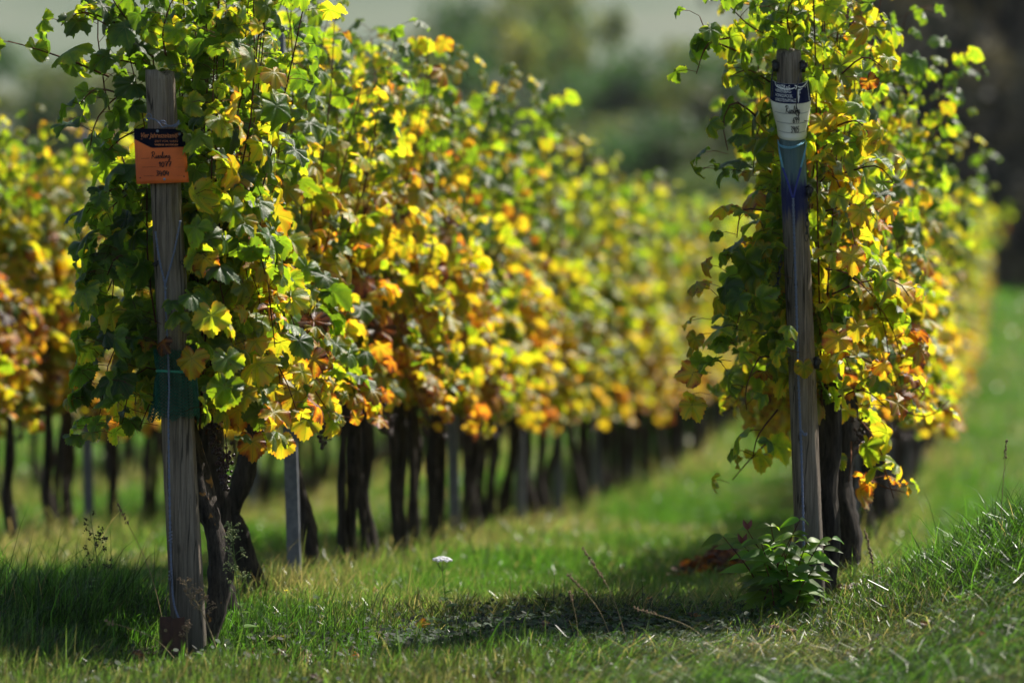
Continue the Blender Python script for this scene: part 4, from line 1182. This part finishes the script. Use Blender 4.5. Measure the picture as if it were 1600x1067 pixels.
def grass(seed, d0, d1, dens, hscale, w, name, label):
    rng = np.random.default_rng(seed)
    N = int(dens * .30 * (d1 ** 2 - d0 ** 2) / 2)
    y = np.sqrt(rng.uniform(d0 ** 2, d1 ** 2, N)); x = rng.uniform(-.15, .15, N) * y
    cl = vnoise(x, y, 3.1); fine = vnoise(x + 7, y, 11); patch = vnoise(x - 11, y + 5, .9)
    keep = rng.random(N) < np.clip(.35 + 1.0 * fine * (.5 + cl), 0, 1)
    x, y, cl, fine, patch = x[keep], y[keep], cl[keep], fine[keep], patch[keep]
    n = len(x)
    rdist = row_dist(x, y)
    under = np.exp(-(rdist / .28) ** 2) * np.clip((y - 14.3) / .6, 0, 1)
    left = np.clip((-1.22 - x) / .25, 0, 1) * np.exp(-((y - 14.2) / 1.1) ** 2)         # long grass left of the square post
    bank = np.clip((x - 1.15) / .5, 0, 1) * np.exp(-((y - 13.4) / 1.3) ** 2)           # bank right of the painted post
    mat = np.clip((x - .05) / .3, 0, 1) * np.clip((12.95 - y) / .35, 0, 1)             # long grass laid over in front
    hollow = np.exp(-((x - .25) / .5) ** 2) * np.exp(-((y - 13.35) / .35) ** 2)
    lane = np.exp(-((rdist - 1.0) / .4) ** 2) * (y > 14.3)
    foot = np.exp(-(((x + 1.12) / .22) ** 2 + ((y - 13.0) / .45) ** 2))
    h = (1 - .6 * foot) * (.030 + .040 * cl + .022 * fine) * (1 + 1.7 * left + .9 * bank + .7 * mat + .8 * under - .3 * lane - .35 * hollow) * hscale
    h *= rng.uniform(.55, 1.35, n)
    h = h * 1.12
    tall = rng.random(n) < .03 + .05 * (fine > .75)
    h = np.where(tall, h * rng.uniform(1.3, 2.0, n), h)
    lean = np.abs(rng.normal(.55, .4, n)) + mat * rng.uniform(.6, 1.3, n) + .25 * (patch > .6)
    ld = np.where(rng.random(n) < .35 + .4 * mat, rng.normal(-.35, .6, n), rng.uniform(0, 6.283, n))
    drybase = .12 + .12 * (y < 13.2) + .30 * np.clip((patch - .5) * 2.2, -.5, 1) + .42 * under * (.4 + fine) + .25 * np.exp(-((x + .15) / .8) ** 2) * np.exp(-((y - 14.6) / .7) ** 2) + .15 * (y < 12.6) * (x < .1)
    drybase -= .22 * left + .28 * bank + .08 * (x > .5) + .15 * hollow
    dry = np.where(rng.random(n) < np.clip(drybase * .8, .02, .9), rng.uniform(.55, 1.0, n), np.clip(drybase * .5 + rng.normal(.02, .08, n), 0, 1))
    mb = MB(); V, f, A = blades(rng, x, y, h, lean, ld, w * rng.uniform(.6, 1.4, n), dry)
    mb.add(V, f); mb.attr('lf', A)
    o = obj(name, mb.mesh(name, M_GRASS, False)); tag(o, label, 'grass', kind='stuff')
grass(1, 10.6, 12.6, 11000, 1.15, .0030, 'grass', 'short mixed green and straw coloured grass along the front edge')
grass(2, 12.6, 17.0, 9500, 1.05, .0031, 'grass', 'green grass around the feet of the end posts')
grass(3, 17.0, 28.0, 1800, 1.3, .006, 'grass', 'blurred green grass in the lane between the rows')
grass(4, 28.0, 52.0, 420, 1.3, .014, 'grass', 'blurred pale green grass at the far end of the lanes')
grass(5, 52.0, 90.0, 70, 2.0, .05, 'grass', 'far green meadow strip beyond the rows')

def ground_cover():
    rng = np.random.default_rng(31)
    N = 9000
    y = np.concatenate([rng.normal(13.35, .3, 7000), rng.uniform(11.8, 14.6, N - 7000)]); x = np.concatenate([rng.normal(.22, .38, 7000), rng.uniform(-1.9, 1.9, N - 7000)])
    n = len(x); z = gz(x, y) + rng.uniform(.008, .05, n)
    s = rng.uniform(.006, .014, n); t = rng.uniform(0, 6.283, n)
    m = 7; a = np.arange(m) / m * 6.283
    nr = norm(np.stack([rng.normal(0, .45, n), rng.normal(0, .45, n) - .2, np.ones(n)], -1))
    tx = norm(np.cross(nr, np.stack([np.cos(t), np.sin(t), 0 * t], -1))); ty = np.cross(nr, tx)
    W = np.stack([x, y, z], -1)[:, None] + s[:, None, None] * (np.cos(a)[None, :, None] * tx[:, None] + np.sin(a)[None, :, None] * ty[:, None] * .8)
    mb = MB(); mb.add(W.reshape(-1, 3), np.arange(n * m).reshape(n, m))
    dry = np.where(rng.random(n) < .08, rng.uniform(.4, .9, n), rng.uniform(0, .15, n))
    mb.attr('lf', np.repeat(np.stack([dry, rng.random(n), rng.random(n), np.ones(n)], -1), m, 0))
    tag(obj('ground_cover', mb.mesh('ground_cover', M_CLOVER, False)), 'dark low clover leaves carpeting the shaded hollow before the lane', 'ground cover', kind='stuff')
ground_cover()

# ------------------------------------------------------------------ herbs, flowers, fallen leaves
def ovate(n=12, fold=.25, droop=.5):
    t = np.linspace(0, 1, n); w = np.sin(np.clip(t, 0, 1) ** .8 * math.pi) * .26 * (1 - .25 * t)
    V = []
    for i in range(n):
        z = -droop * t[i] ** 2 * .6
        V += [(-w[i], t[i], z + fold * w[i]), (0, t[i], z), (w[i], t[i], z + fold * w[i])]
    q = []
    for i in range(n - 1):
        for j in range(2): q.append((i * 3 + j, i * 3 + j + 1, (i + 1) * 3 + j + 1, (i + 1) * 3 + j))
    return np.array(V), np.array(q)
def leaf_on(mb, V, q, pos, tip, nr, s, dry, br):
    tip = norm(np.asarray(tip, float)); nr = np.asarray(nr, float); nr = norm(nr - tip * np.dot(nr, tip)); sx = np.cross(tip, nr)
    mb.add(np.asarray(pos) + s * (V[:, 0:1] * sx + V[:, 1:2] * tip + V[:, 2:3] * nr), q)
    mb.attr('lf', np.tile([dry, br, .5, 1], (len(V), 1)))

def sapling():
    rng = np.random.default_rng(41)
    d = 13.85; o = P(1225, 945, d); o[2] = float(gz(o[0], o[1]))
    root = thing('sapling', 'broad leaved green sapling with reddish tips at the painted post foot', 'sapling', tuple(o))
    stems = MB(); lv = MB(); tips = MB()
    ends = [(1130, 838, d - .08), (1300, 842, d - .06), (1250, 812, d - .1), (1205, 822, d - .06), (1225, 860, d - .12), (1190, 850, d - .1), (1280, 850, d - .08), (1168, 828, d - .05), (1160, 850, d), (1195, 880, d - .1), (1238, 838, d - .1), (1262, 845, d - .08), (1215, 905, d - .12), (1270, 890, d - .1), (1180, 905, d)]
    for ei, e in enumerate(ends):
        p1 = P(*e) - o
        p0 = np.array([rng.normal(0, .03), rng.normal(0, .03), 0])
        pl = spline([p0, p0 * .5 + p1 * .45 + np.array([0, 0, .03]), p1], 14)
        stems.add(*tube(pl, np.linspace(.0035, .0016, 14), 6))
        m = 6
        for j in range(m):
            t = .30 + .70 * j / (m - 1); q_ = pl[int(t * 13)]
            for s in (-1, 1):
                if rng.random() < .12: continue
                a = rng.uniform(-.8, .8) + (0 if s > 0 else math.pi)
                tip = np.array([math.cos(a), math.sin(a) * .8, rng.uniform(-.25, .35)])
                V, f = ovate(12, rng.uniform(.1, .6), rng.uniform(.3, 1.3))
                leaf_on(lv, V, f, q_, tip, (rng.normal(0, .4), -rng.uniform(.2, 1.4), 1), rng.uniform(.065, .115) * (.75 + .35 * (j < 4)), rng.uniform(0, .28), rng.uniform(.3, 1))
        if ei in (7, 8):
            V, f = ovate(8, .8, .2)
            for s in (-1, 1): tips.add(p1 + .04 * (V @ np.array([[1, 0, 0], [.4 * s, 0, 1], [0, -1, .2]])), f)
    obj('stem', stems.mesh('stem', M_CANE), root)
    obj('foliage', lv.mesh('foliage', M_HERB), root)
    obj('shoot_tip', tips.mesh('shoot_tip', simple('red_tip', (.16, .035, .028), .5, .4)), root)
sapling()

def seedy_weed(label, foot, top, d, mat, stalk, n, lean_top=None, leaves=0, br=.03, name='weed'):
    rng = np.random.default_rng(int(foot[0]))
    o = P(foot[0], foot[1], d); o[2] = min(o[2], float(gz(o[0], o[1]))) - .01
    root = thing(name, label, 'weed', tuple(o))
    p1 = P(top[0], top[1], d - .02) - o
    mid = p1 * .5 + np.array([lean_top or 0, 0, .01])
    pl = spline([(0, 0, 0), mid, p1], 20); st = MB(); st.add(*tube(pl, np.linspace(.0032, .001, 20), 6))
    sd = MB()
    for i in range(n):
        t = rng.uniform(.45, 1); q_ = pl[int(t * 19)]; a = rng.uniform(0, 6.283); L = br * (1.25 - t) * 1.6 + .006
        e = q_ + np.array([math.cos(a) * L, math.sin(a) * L, L * .7])
        st.add(*tube([q_, (q_ + e) / 2 + (0, 0, .002), e], .0007, 4))
        for j in range(7):
            V, f = ico(rng.uniform(.0018, .0036), tuple(e + rng.normal(0, .005, 3)), 6, 4); sd.add(V, f)
    obj('stem', st.mesh('stem', stalk), root); obj('seeds', sd.mesh('seeds', mat), root)
    if leaves:
        lv = MB()
        for i in range(leaves):
            t = rng.uniform(.12, .6); q_ = pl[int(t * 19)]; a = rng.uniform(0, 6.283); V, f = ovate(9, .2, .4)
            leaf_on(lv, V, f, q_, (math.cos(a), math.sin(a), .25), (0, -.3, 1), rng.uniform(.04, .075), rng.uniform(0, .2), rng.uniform(.5, 1))
        obj('leaves', lv.mesh('leaves', M_HERB), root)
seedy_weed('upright green weed with clustered seed head right of the square post', (388, 960), (361, 815), 13.15, M_WEEDSEED, M_GSTALK, 34, -.008, 9)
seedy_weed('dry brown weed leaning across the foot of the square post', (345, 985), (285, 905), 13.0, M_SEED, M_STALK, 26, .01, 0, .03)
seedy_weed('dark thin weed with sparse seeds in long grass left of the square post', (150, 960), (140, 800), 13.9, simple('dark_seed', (.05, .05, .025), .8, .2), M_GSTALK, 26, .015, 6, .035)
seedy_weed('small brown dock spike beside the rusty anchor', (293, 1015), (291, 972), 12.98, M_SEED, M_STALK, 12, 0, 0, .008)

def seed_grass(label, foot, top, d, L, group='seeding grass stalks'):
    rng = np.random.default_rng(int(top[0] * 3 + top[1]))
    o = P(foot[0], foot[1], d); o[2] = float(gz(o[0], o[1])) - .01
    root = thing('seeding_grass', label, 'grass stalk', tuple(o), 0, group)
    p1 = P(top[0], top[1], d - .03) - o
    pl = spline([(0, 0, 0), p1 * .5 + np.array([-p1[0] * .12, 0, .02]), p1], 30)
    st = MB(); st.add(*tube(pl, np.linspace(.0017, .0009, 30), 5)); obj('stalk', st.mesh('stalk', M_STALK), root)
    sd = MB(); seg = int(30 * (1 - L))
    for i in range(seg, 30):
        for j in range(5):
            V, f = ico(1, (0, 0, 0), 5, 4); V = V * np.array([.0022, .0022, .0045]); sd.add(V + pl[i] + rng.normal(0, .0028, 3), f)
    obj('spike', sd.mesh('spike', M_SEED), root)
seed_grass('tall seeding grass stalk leaning left in front of the lane', (985, 1005), (911, 857), 12.95, .34)
seed_grass('shorter seeding grass stalk beside the tall leaning one', (965, 1020), (888, 898), 12.9, .3)
seed_grass('tiny brown seeding stalk between the two leaning ones', (906, 985), (890, 925), 12.95, .2)
seed_grass('bent straw stalk arching out of the bank by the painted post foot', (1130, 1000), (992, 950), 12.8, .2)
seed_grass('thin dark stalk standing high on the right bank', (1562, 830), (1573, 690), 13.3, .15)
seed_grass('pale spike of seeding grass right of the painted post trunk', (1370, 900), (1352, 830), 13.6, .5)
seed_grass('long straw stalk lying across the rusty anchor', (282, 1028), (165, 970), 12.85, .1)
seed_grass('slanting straw stalk in the long grass at far left', (262, 885), (185, 790), 13.5, .15)

def yarrow():
    rng = np.random.default_rng(61); d = 13.0
    o = P(697, 1000, d); o[2] = float(gz(o[0], o[1])) - .01; p1 = P(690, 882, d) - o
    root = thing('yarrow_flower', 'white flat topped flower on a thin stem in the grass', 'flower', tuple(o))
    pl = spline([(0, 0, 0), p1 * .5 + np.array([.008, 0, 0]), p1], 14); st = MB(); st.add(*tube(pl, np.linspace(.002, .0014, 14), 6))
    fl = MB()
    for i in range(60):
        a = rng.uniform(0, 6.283); r = math.sqrt(rng.random()) * .033; q_ = p1 + np.array([r * math.cos(a), r * math.sin(a), .024 - 9 * r * r])
        if i % 6 == 0: st.add(*tube([pl[-2], (pl[-2] + q_) / 2 + (0, 0, -.002), q_], .0006, 4))
        V, f = ico(1, (0, 0, 0), 7, 4); fl.add(V * np.array([.006, .006, .005]) * rng.uniform(.8, 1.2) + q_, f)
    obj('stem', st.mesh('stem', M_GSTALK), root); obj('flower_head', fl.mesh('flower_head', M_PETAL), root)
    lv = MB()
    for i in range(26):
        q_ = pl[int(rng.uniform(0, 10))]; a = rng.uniform(0, 6.283); V, f = ovate(8, .2, .5); V = V * np.array([.5, 1, 1])
        leaf_on(lv, V, f, q_, (math.cos(a), math.sin(a), .5), (0, -.3, 1), rng.uniform(.03, .07), rng.uniform(0, .15), rng.uniform(.2, .8))
    obj('leaves', lv.mesh('leaves', M_HERB), root)
yarrow()
def small_flower(name, label, px, py, d, mat, r, n=5, hh=.05):
    o = P(px, py, d); g_ = float(gz(o[0], o[1])); base = np.array([o[0], o[1], min(g_, o[2] - .02)]); p = o - base
    root = thing(name, label, 'flower', tuple(base))
    st = MB(); st.add(*tube([(0, 0, 0), p * .5 + (.003, 0, 0), p], .0012, 5)); obj('stem', st.mesh('stem', M_GSTALK), root)
    fl = MB(); V, f = ovate(6, .1, .3)
    for i in range(n):
        a = i / n * 6.283; T = np.array([[math.cos(a + 1.571), math.sin(a + 1.571), 0], [math.cos(a), math.sin(a), .35], [0, 0, 1]])
        fl.add(p + r * (V * np.array([1.6, 1, 1])) @ T, f)
    V, f = ico(r * .25, tuple(p + (0, 0, .002)), 6, 4); fl.add(V, f)
    obj('petals', fl.mesh('petals', mat), root)
small_flower('wild_flower', 'tiny yellow flower in the grass right of the green weed', 447, 923, 13.2, M_YELLOW, .011)
small_flower('wild_flower', 'tiny blue flower at the bottom edge of the grass', 953, 1058, 12.0, M_BLUEPET, .010)
small_flower('wild_flower', 'small white flower low in the matted grass, right of the blue one', 1178, 1040, 12.2, M_PETAL, .014, 8)
small_flower('wild_flower', 'small white flower in the matted grass below the painted post', 1210, 1030, 12.3, M_PETAL, .013, 8)
small_flower('wild_flower', 'small white clover flower in the middle of the grass', 860, 1018, 12.6, M_PETAL, .010, 9)

def dried_heads(label, px, py, d, r):
    rng = np.random.default_rng(px); o = P(px, py, d); mb = MB()
    for i in range(60):
        v = norm(rng.normal(0, 1, 3)); v[2] = abs(v[2]) * .6; V, f = ico(1, (0, 0, 0), 5, 4)
        mb.add(V * np.array([.004, .004, .007]) + v * r * rng.uniform(.6, 1) * np.array([1.4, 1, .8]), f)
    o[2] = float(gz(o[0], o[1])) + .035
    mb.add(*tube([(0, 0, -.05), (0, 0, 0)], .002, 5))
    tag(obj('dried_flower_head', mb.mesh('dried_flower_head', M_DRYFLOWER), None, tuple(o)), label, 'flower', 'dried clover heads')
dried_heads('greyish dried flower head in front of the sapling, left one', 1190, 942, 13.3, .018)
dried_heads('reddish brown dried flower head in front of the sapling, middle one', 1210, 940, 13.35, .020)
dried_heads('small brown dried flower head in front of the sapling, right one', 1236, 942, 13.3, .013)
dried_heads('grey dried flower head in matted grass below the painted post', 1180, 985, 12.75, .018)

def dead_leaf(px, py, d, label, s=.05, rip=.92, tilt=.5):
    rng = np.random.default_rng(int(px * 7 + py)); x, y, _ = P(px, py, d); z = float(gz(x, y)) + .03
    mb = MB(); a = rng.uniform(0, 6.283)
    add_leaves(mb, rng, np.array([[0, 0, 0.]]), np.array([[rng.normal(0, tilt), -tilt, .8]]), np.array([[math.cos(a), math.sin(a), .2]]), np.array([s]), np.array([rip]), LT_HI)
    tag(obj('fallen_leaf', mb.mesh('fallen_leaf', M_LEAF), None, (x, y, z)), label, 'leaf', 'fallen leaves')
dead_leaf(145, 1002, 12.9, 'brown fallen leaf in the grass left of the rusty anchor', .05, .9)
dead_leaf(38, 1060, 12.0, 'rusty fallen leaf in the bottom left corner', .05, .86)
dead_leaf(478, 985, 12.9, 'red brown fallen leaf right of the square post foot', .045, .88)
dead_leaf(445, 995, 12.95, 'small brown fallen leaf beside the red brown one', .035, .92)
dead_leaf(385, 1010, 12.85, 'orange brown fallen leaf near the foot of the lichen trunk', .04, .84)
dead_leaf(800, 960, 13.3, 'dark curled leaf standing in the shaded hollow', .04, .98, 1.2)
dead_leaf(778, 978, 13.0, 'reddish leaf lying in the clover', .035, .86)
dead_leaf(865, 957, 13.4, 'orange fallen leaf at the sunny edge of the hollow', .05, .80)
dead_leaf(1092, 940, 13.7, 'rust orange leaf left of the sapling', .05, .84)
dead_leaf(860, 980, 13.0, 'pink brown leaf lying under the seeding stalks', .03, .86)
dead_leaf(1325, 880, 14.2, 'pale brown dead leaf at the foot of the shaggy trunk', .05, .93)
dead_leaf(1366, 862, 14.3, 'bright orange dead leaf on the bank behind the painted post', .05, .82)

for i, (px, py, d) in enumerate([(30, 985, 13.2), (215, 1000, 12.8), (330, 1040, 12.4), (560, 1000, 12.9), (655, 945, 13.7), (700, 1030, 12.5), (735, 915, 14.6), (1010, 925, 14.4), (1060, 1045, 12.2), (1450, 960, 12.6), (1340, 990, 12.5), (1540, 1010, 12.0), (590, 905, 14.9), (905, 1050, 12.2), (500, 1055, 12.1)]):
    dead_leaf(px, py, d, 'small curled yellow brown leaf dropped in the grass', .028 + .002 * (i % 5), (.62, .88, .95, .7)[i % 4], .8)
def rosette(px, py, d, label, size, dry, group='broad leaved weeds in the grass'):
    rng = np.random.default_rng(int(px * 13 + py)); x, y, _ = P(px, py, d); root = thing('broadleaf_weed', label, 'weed', (x, y, float(gz(x, y))), 0, group)
    lv = MB(); m = rng.integers(6, 11)
    for i in range(m):
        a = i / m * 6.283 + rng.normal(0, .25); V, f = ovate(10, rng.uniform(.1, .5), rng.uniform(.5, 1.3)); V = V * np.array([rng.uniform(.7, 1.3), 1, 1])
        leaf_on(lv, V, f, (0, 0, .01), (math.cos(a), math.sin(a), rng.uniform(.25, 1.1)), (0, 0, 1), size * rng.uniform(.6, 1.15), np.clip(dry + rng.normal(0, .15), 0, 1), rng.uniform(.1, .7))
    obj('leaves', lv.mesh('leaves', M_HERB), root)
for i, (px, py, d) in enumerate([(372, 975, 13.1), (420, 985, 13.0), (330, 1010, 12.8), (450, 955, 13.4), (520, 990, 12.9), (90, 1010, 12.8), (620, 1020, 12.6), (760, 1035, 12.4), (1070, 1010, 12.6), (1110, 1040, 12.3), (980, 1050, 12.2), (1330, 960, 13.0), (1420, 1020, 12.3), (1500, 940, 12.9), (690, 965, 13.2), (860, 990, 12.9), (400, 1045, 12.3), (180, 1050, 12.2)]):
    rosette(px, py, d, 'low broad leaved weed rosette growing among the grass blades', .05 + .012 * (i % 4), (.05, .25, .0, .45)[i % 4])
def leaf_pile():
    rng = np.random.default_rng(71); o = P(1125, 893, 16.2); o[2] = float(gz(o[0], o[1]))
    n = 520; p = np.stack([rng.normal(0, .15, n), rng.normal(0, .2, n), np.zeros(n)], -1)
    p[:, 2] = .15 * np.exp(-(p[:, 0] / .17) ** 2 - (p[:, 1] / .25) ** 2) * rng.uniform(.2, 1.1, n) + .01
    mb = MB(); add_leaves(mb, rng, p, np.stack([rng.normal(0, .6, n), rng.normal(0, .6, n), np.ones(n)], -1), rng.normal(0, 1, (n, 3)), rng.uniform(.03, .055, n), rng.normal(.84, .04, n), LT_MID)
    tag(obj('leaf_litter', mb.mesh('leaf_litter', M_LEAF), None, tuple(o)), 'red brown heap of dead leaves in the lane left of the sapling', 'leaf litter', kind='stuff')
leaf_pile()

def fly():
    o = P(157, 621, 13.3); mb = MB()
    V, f = ico(1, (0, 0, 0), 8, 6); mb.add(V * np.array([.0055, .002, .002]), f)
    root = tag(obj('insect', mb.mesh('insect', M_FLY), None, tuple(o), (0, R(-12), 0)), 'tiny dark insect flying left of the green net', 'insect')
    w = MB()
    for s in (-1, 1): w.add(np.array([(0, 0, .001), (-.006, s * .005, .004), (-.002, s * .008, .005), (.001, s * .003, .003)]), np.array([[0, 1, 2, 3]]))
    obj('wing', w.mesh('wing', M_FLY, False), root)
fly()

# ------------------------------------------------------------------ trees beyond the vineyard
def tree_meshes(seed, mat, n=6500, leaf=.17, blobs=32, dryp=.25):
    """crown in a unit box: height 1, radius about .5 ; leaves keep their size by scale factor"""
    rng = np.random.default_rng(seed)
    c = np.stack([rng.normal(0, .24, blobs), rng.normal(0, .24, blobs), rng.uniform(.10, .94, blobs)], -1)
    c[:, :2] *= np.interp(c[:, 2], [0, .3, .7, 1], [1.0, 1.15, 1.1, .75])[:, None]
    r = rng.uniform(.09, .19, blobs); tone = rng.uniform(0, 1, blobs); dryb = np.where(rng.random(blobs) < dryp, rng.uniform(.4, .9, blobs), rng.uniform(0, .3, blobs))
    b = rng.integers(0, blobs, n); v = norm(rng.normal(0, 1, (n, 3))) * (rng.random(n) ** .45)[:, None]
    p = c[b] + v * r[b, None] * np.array([1.15, 1.15, .8])
    nr = norm(v + rng.normal(0, .7, (n, 3)) + np.array([0, 0, .4])); tx = norm(np.cross(nr, rng.normal(0, 1, (n, 3)))); ty = np.cross(nr, tx)
    s = rng.uniform(.6, 1.3, n)[:, None] * leaf / 8
    W = np.stack([p - tx * s, p - ty * s * .6, p + tx * s, p + ty * s * .6], 1)
    mb = MB(); mb.add(W.reshape(-1, 3), np.arange(n * 4).reshape(n, 4))
    A = np.stack([np.clip(dryb[b] + rng.normal(0, .1, n), 0, 1), np.clip(tone[b] * .7 + rng.random(n) * .3, 0, 1), rng.random(n), np.ones(n)], -1)
    mb.attr('lf', np.repeat(A, 4, 0))
    t = MB(); t.add(*tube(spline([(0, 0, -.03), (.01, 0, .15), (-.015, .01, .4), (.01, 0, .75)], 12), np.linspace(.028, .008, 12), 8))
    for i in range(7):
        j = rng.integers(0, blobs); z = min(.6, c[j][2] * .6); t.add(*tube(spline([(0, 0, z), (c[j][0] * .5, c[j][1] * .5, (z + c[j][2]) / 2), tuple(c[j])], 6), np.linspace(.012, .004, 6), 5))
    return mb.mesh('crown', mat, False), t.mesh('trunk', M_TRUNK)
TV = [tree_meshes(500 + i, M_TREE, dryp=dp) for i, dp in enumerate((.2, .45, .3, .1))]
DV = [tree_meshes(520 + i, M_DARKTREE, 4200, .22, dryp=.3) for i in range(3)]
tree_first = {}
trng = np.random.default_rng(9)
def tree(px, ytop, d, wid, var, dark, label, group, name='tree'):
    x = (px - CX) / FPX * d; z = float(gz(x, d)); H = CZ + (HY - ytop) / FPX * d - z
    key = (dark, var)
    if key not in tree_first:
        root = thing(name, label, 'tree', (x, d, z), 0, group); cr, tr = (DV if dark else TV)[var]
        parts = [obj('trunk', tr, root), obj('crown', cr, root)]; tree_first[key] = (root, parts)
    else:
        src, sp_ = tree_first[key]; root = src.copy(); COL.objects.link(root); tag(root, label, 'tree', group)
        for c in sp_:
            q = c.copy(); COL.objects.link(q); q.parent = root
    root.location = (x, d, z); root.scale = (wid * 1.4, wid * 1.4, H); root.rotation_euler = (0, 0, trng.uniform(0, 6.28))
    return root
GT = 'trees beyond the vineyard'
for (px, yt, d, w, v, lab) in [
    (-60, 60, 128, 5, 1, 'blurred olive tree beyond the left row, at the picture edge'), (40, 92, 122, 4.2, 1, 'blurred olive bush beyond the left row'), (115, 110, 118, 3.6, 2, 'blurred low green tree just left of the square post vine'),
    (505, 105, 140, 4.5, 1, 'pale olive tree beyond the top of the long row'), (575, 66, 132, 4.5, 1, 'yellowish low tree at the left of the central clump'), (640, 38, 128, 4.0, 0, 'mid green tree left in the central clump'),
    (702, -5, 134, 3.4, 3, 'slim dark green tree in the central clump'), (770, -10, 126, 4.2, 0, 'tall green tree left of the tallest one'), (850, -25, 130, 4.6, 2, 'tallest round green tree of the central clump'),
    (905, 30, 124, 3.6, 0, 'round green tree at the right of the central clump'), (955, 100, 118, 4.4, 3, 'low dark green bush in the dip right of the central clump'), (1000, 88, 114, 4.6, 3, 'dark green tree right of the dip'),
    (1060, 50, 118, 4.8, 0, 'green tree behind the left edge of the painted post vine'), (1120, 90, 110, 4.6, 3, 'dark tree half hidden by the painted post vine'), (1190, 60, 120, 5, 0, 'green tree hidden behind the painted post vine'),
    (1270, 40, 120, 5, 2, 'tree behind the painted post leaves'), (1030, 190, 104, 3.8, 3, 'dark shrub low behind the far vines'), (900, 190, 112, 4.0, 0, 'green shrub low behind the long row'), (780, 150, 114, 4.0, 3, 'dark shrub below the tall green trees'),
    (680, 150, 116, 4.0, 0, 'green shrub behind the crest of the long row'), (590, 150, 120, 4.2, 2, 'olive shrub behind the crest of the long row'), (400, 80, 130, 5, 0, 'tree hidden behind the square post vine'), (270, 80, 126, 5, 2, 'tree behind the square post top')]:
    tree(px, yt, d, w, v, False, lab, GT)
GDK = 'dark wood at the right'
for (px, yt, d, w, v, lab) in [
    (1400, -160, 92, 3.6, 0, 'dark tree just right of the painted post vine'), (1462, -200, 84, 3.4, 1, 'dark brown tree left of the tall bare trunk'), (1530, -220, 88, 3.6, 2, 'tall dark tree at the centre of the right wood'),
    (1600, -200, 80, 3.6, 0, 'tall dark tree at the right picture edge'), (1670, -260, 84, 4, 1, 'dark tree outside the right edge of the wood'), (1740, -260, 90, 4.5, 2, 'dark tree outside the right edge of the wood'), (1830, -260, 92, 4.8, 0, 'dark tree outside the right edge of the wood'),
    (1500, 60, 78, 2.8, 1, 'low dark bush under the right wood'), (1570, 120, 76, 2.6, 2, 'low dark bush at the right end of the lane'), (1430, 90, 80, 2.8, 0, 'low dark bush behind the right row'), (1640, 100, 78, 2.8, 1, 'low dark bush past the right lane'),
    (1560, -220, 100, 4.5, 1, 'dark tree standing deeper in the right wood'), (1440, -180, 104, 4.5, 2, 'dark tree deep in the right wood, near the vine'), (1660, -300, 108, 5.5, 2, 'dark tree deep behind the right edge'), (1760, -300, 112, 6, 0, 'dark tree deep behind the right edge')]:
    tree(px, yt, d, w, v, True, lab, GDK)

# ------------------------------------------------------------------ autumn haze: one closed box of even, thin air round everything
def haze():
    V, F = box((0, 207, 23), (300, 512, 58))
    mb = MB(); mb.add(V, F)
    n = NT('haze_air'); v = n.add('VolumePrincipled')
    v.inputs['Color'].default_value = (.84, .90, .96, 1); v.inputs['Density'].default_value = .00013; v.inputs['Anisotropy'].default_value = .25
    n.link(v.outputs[0], n.out.inputs['Volume'])
    tag(obj('haze', mb.mesh('haze', n.m, False)), 'thin pale autumn haze over the vineyard and the far hillside', 'haze', kind='stuff')
haze()
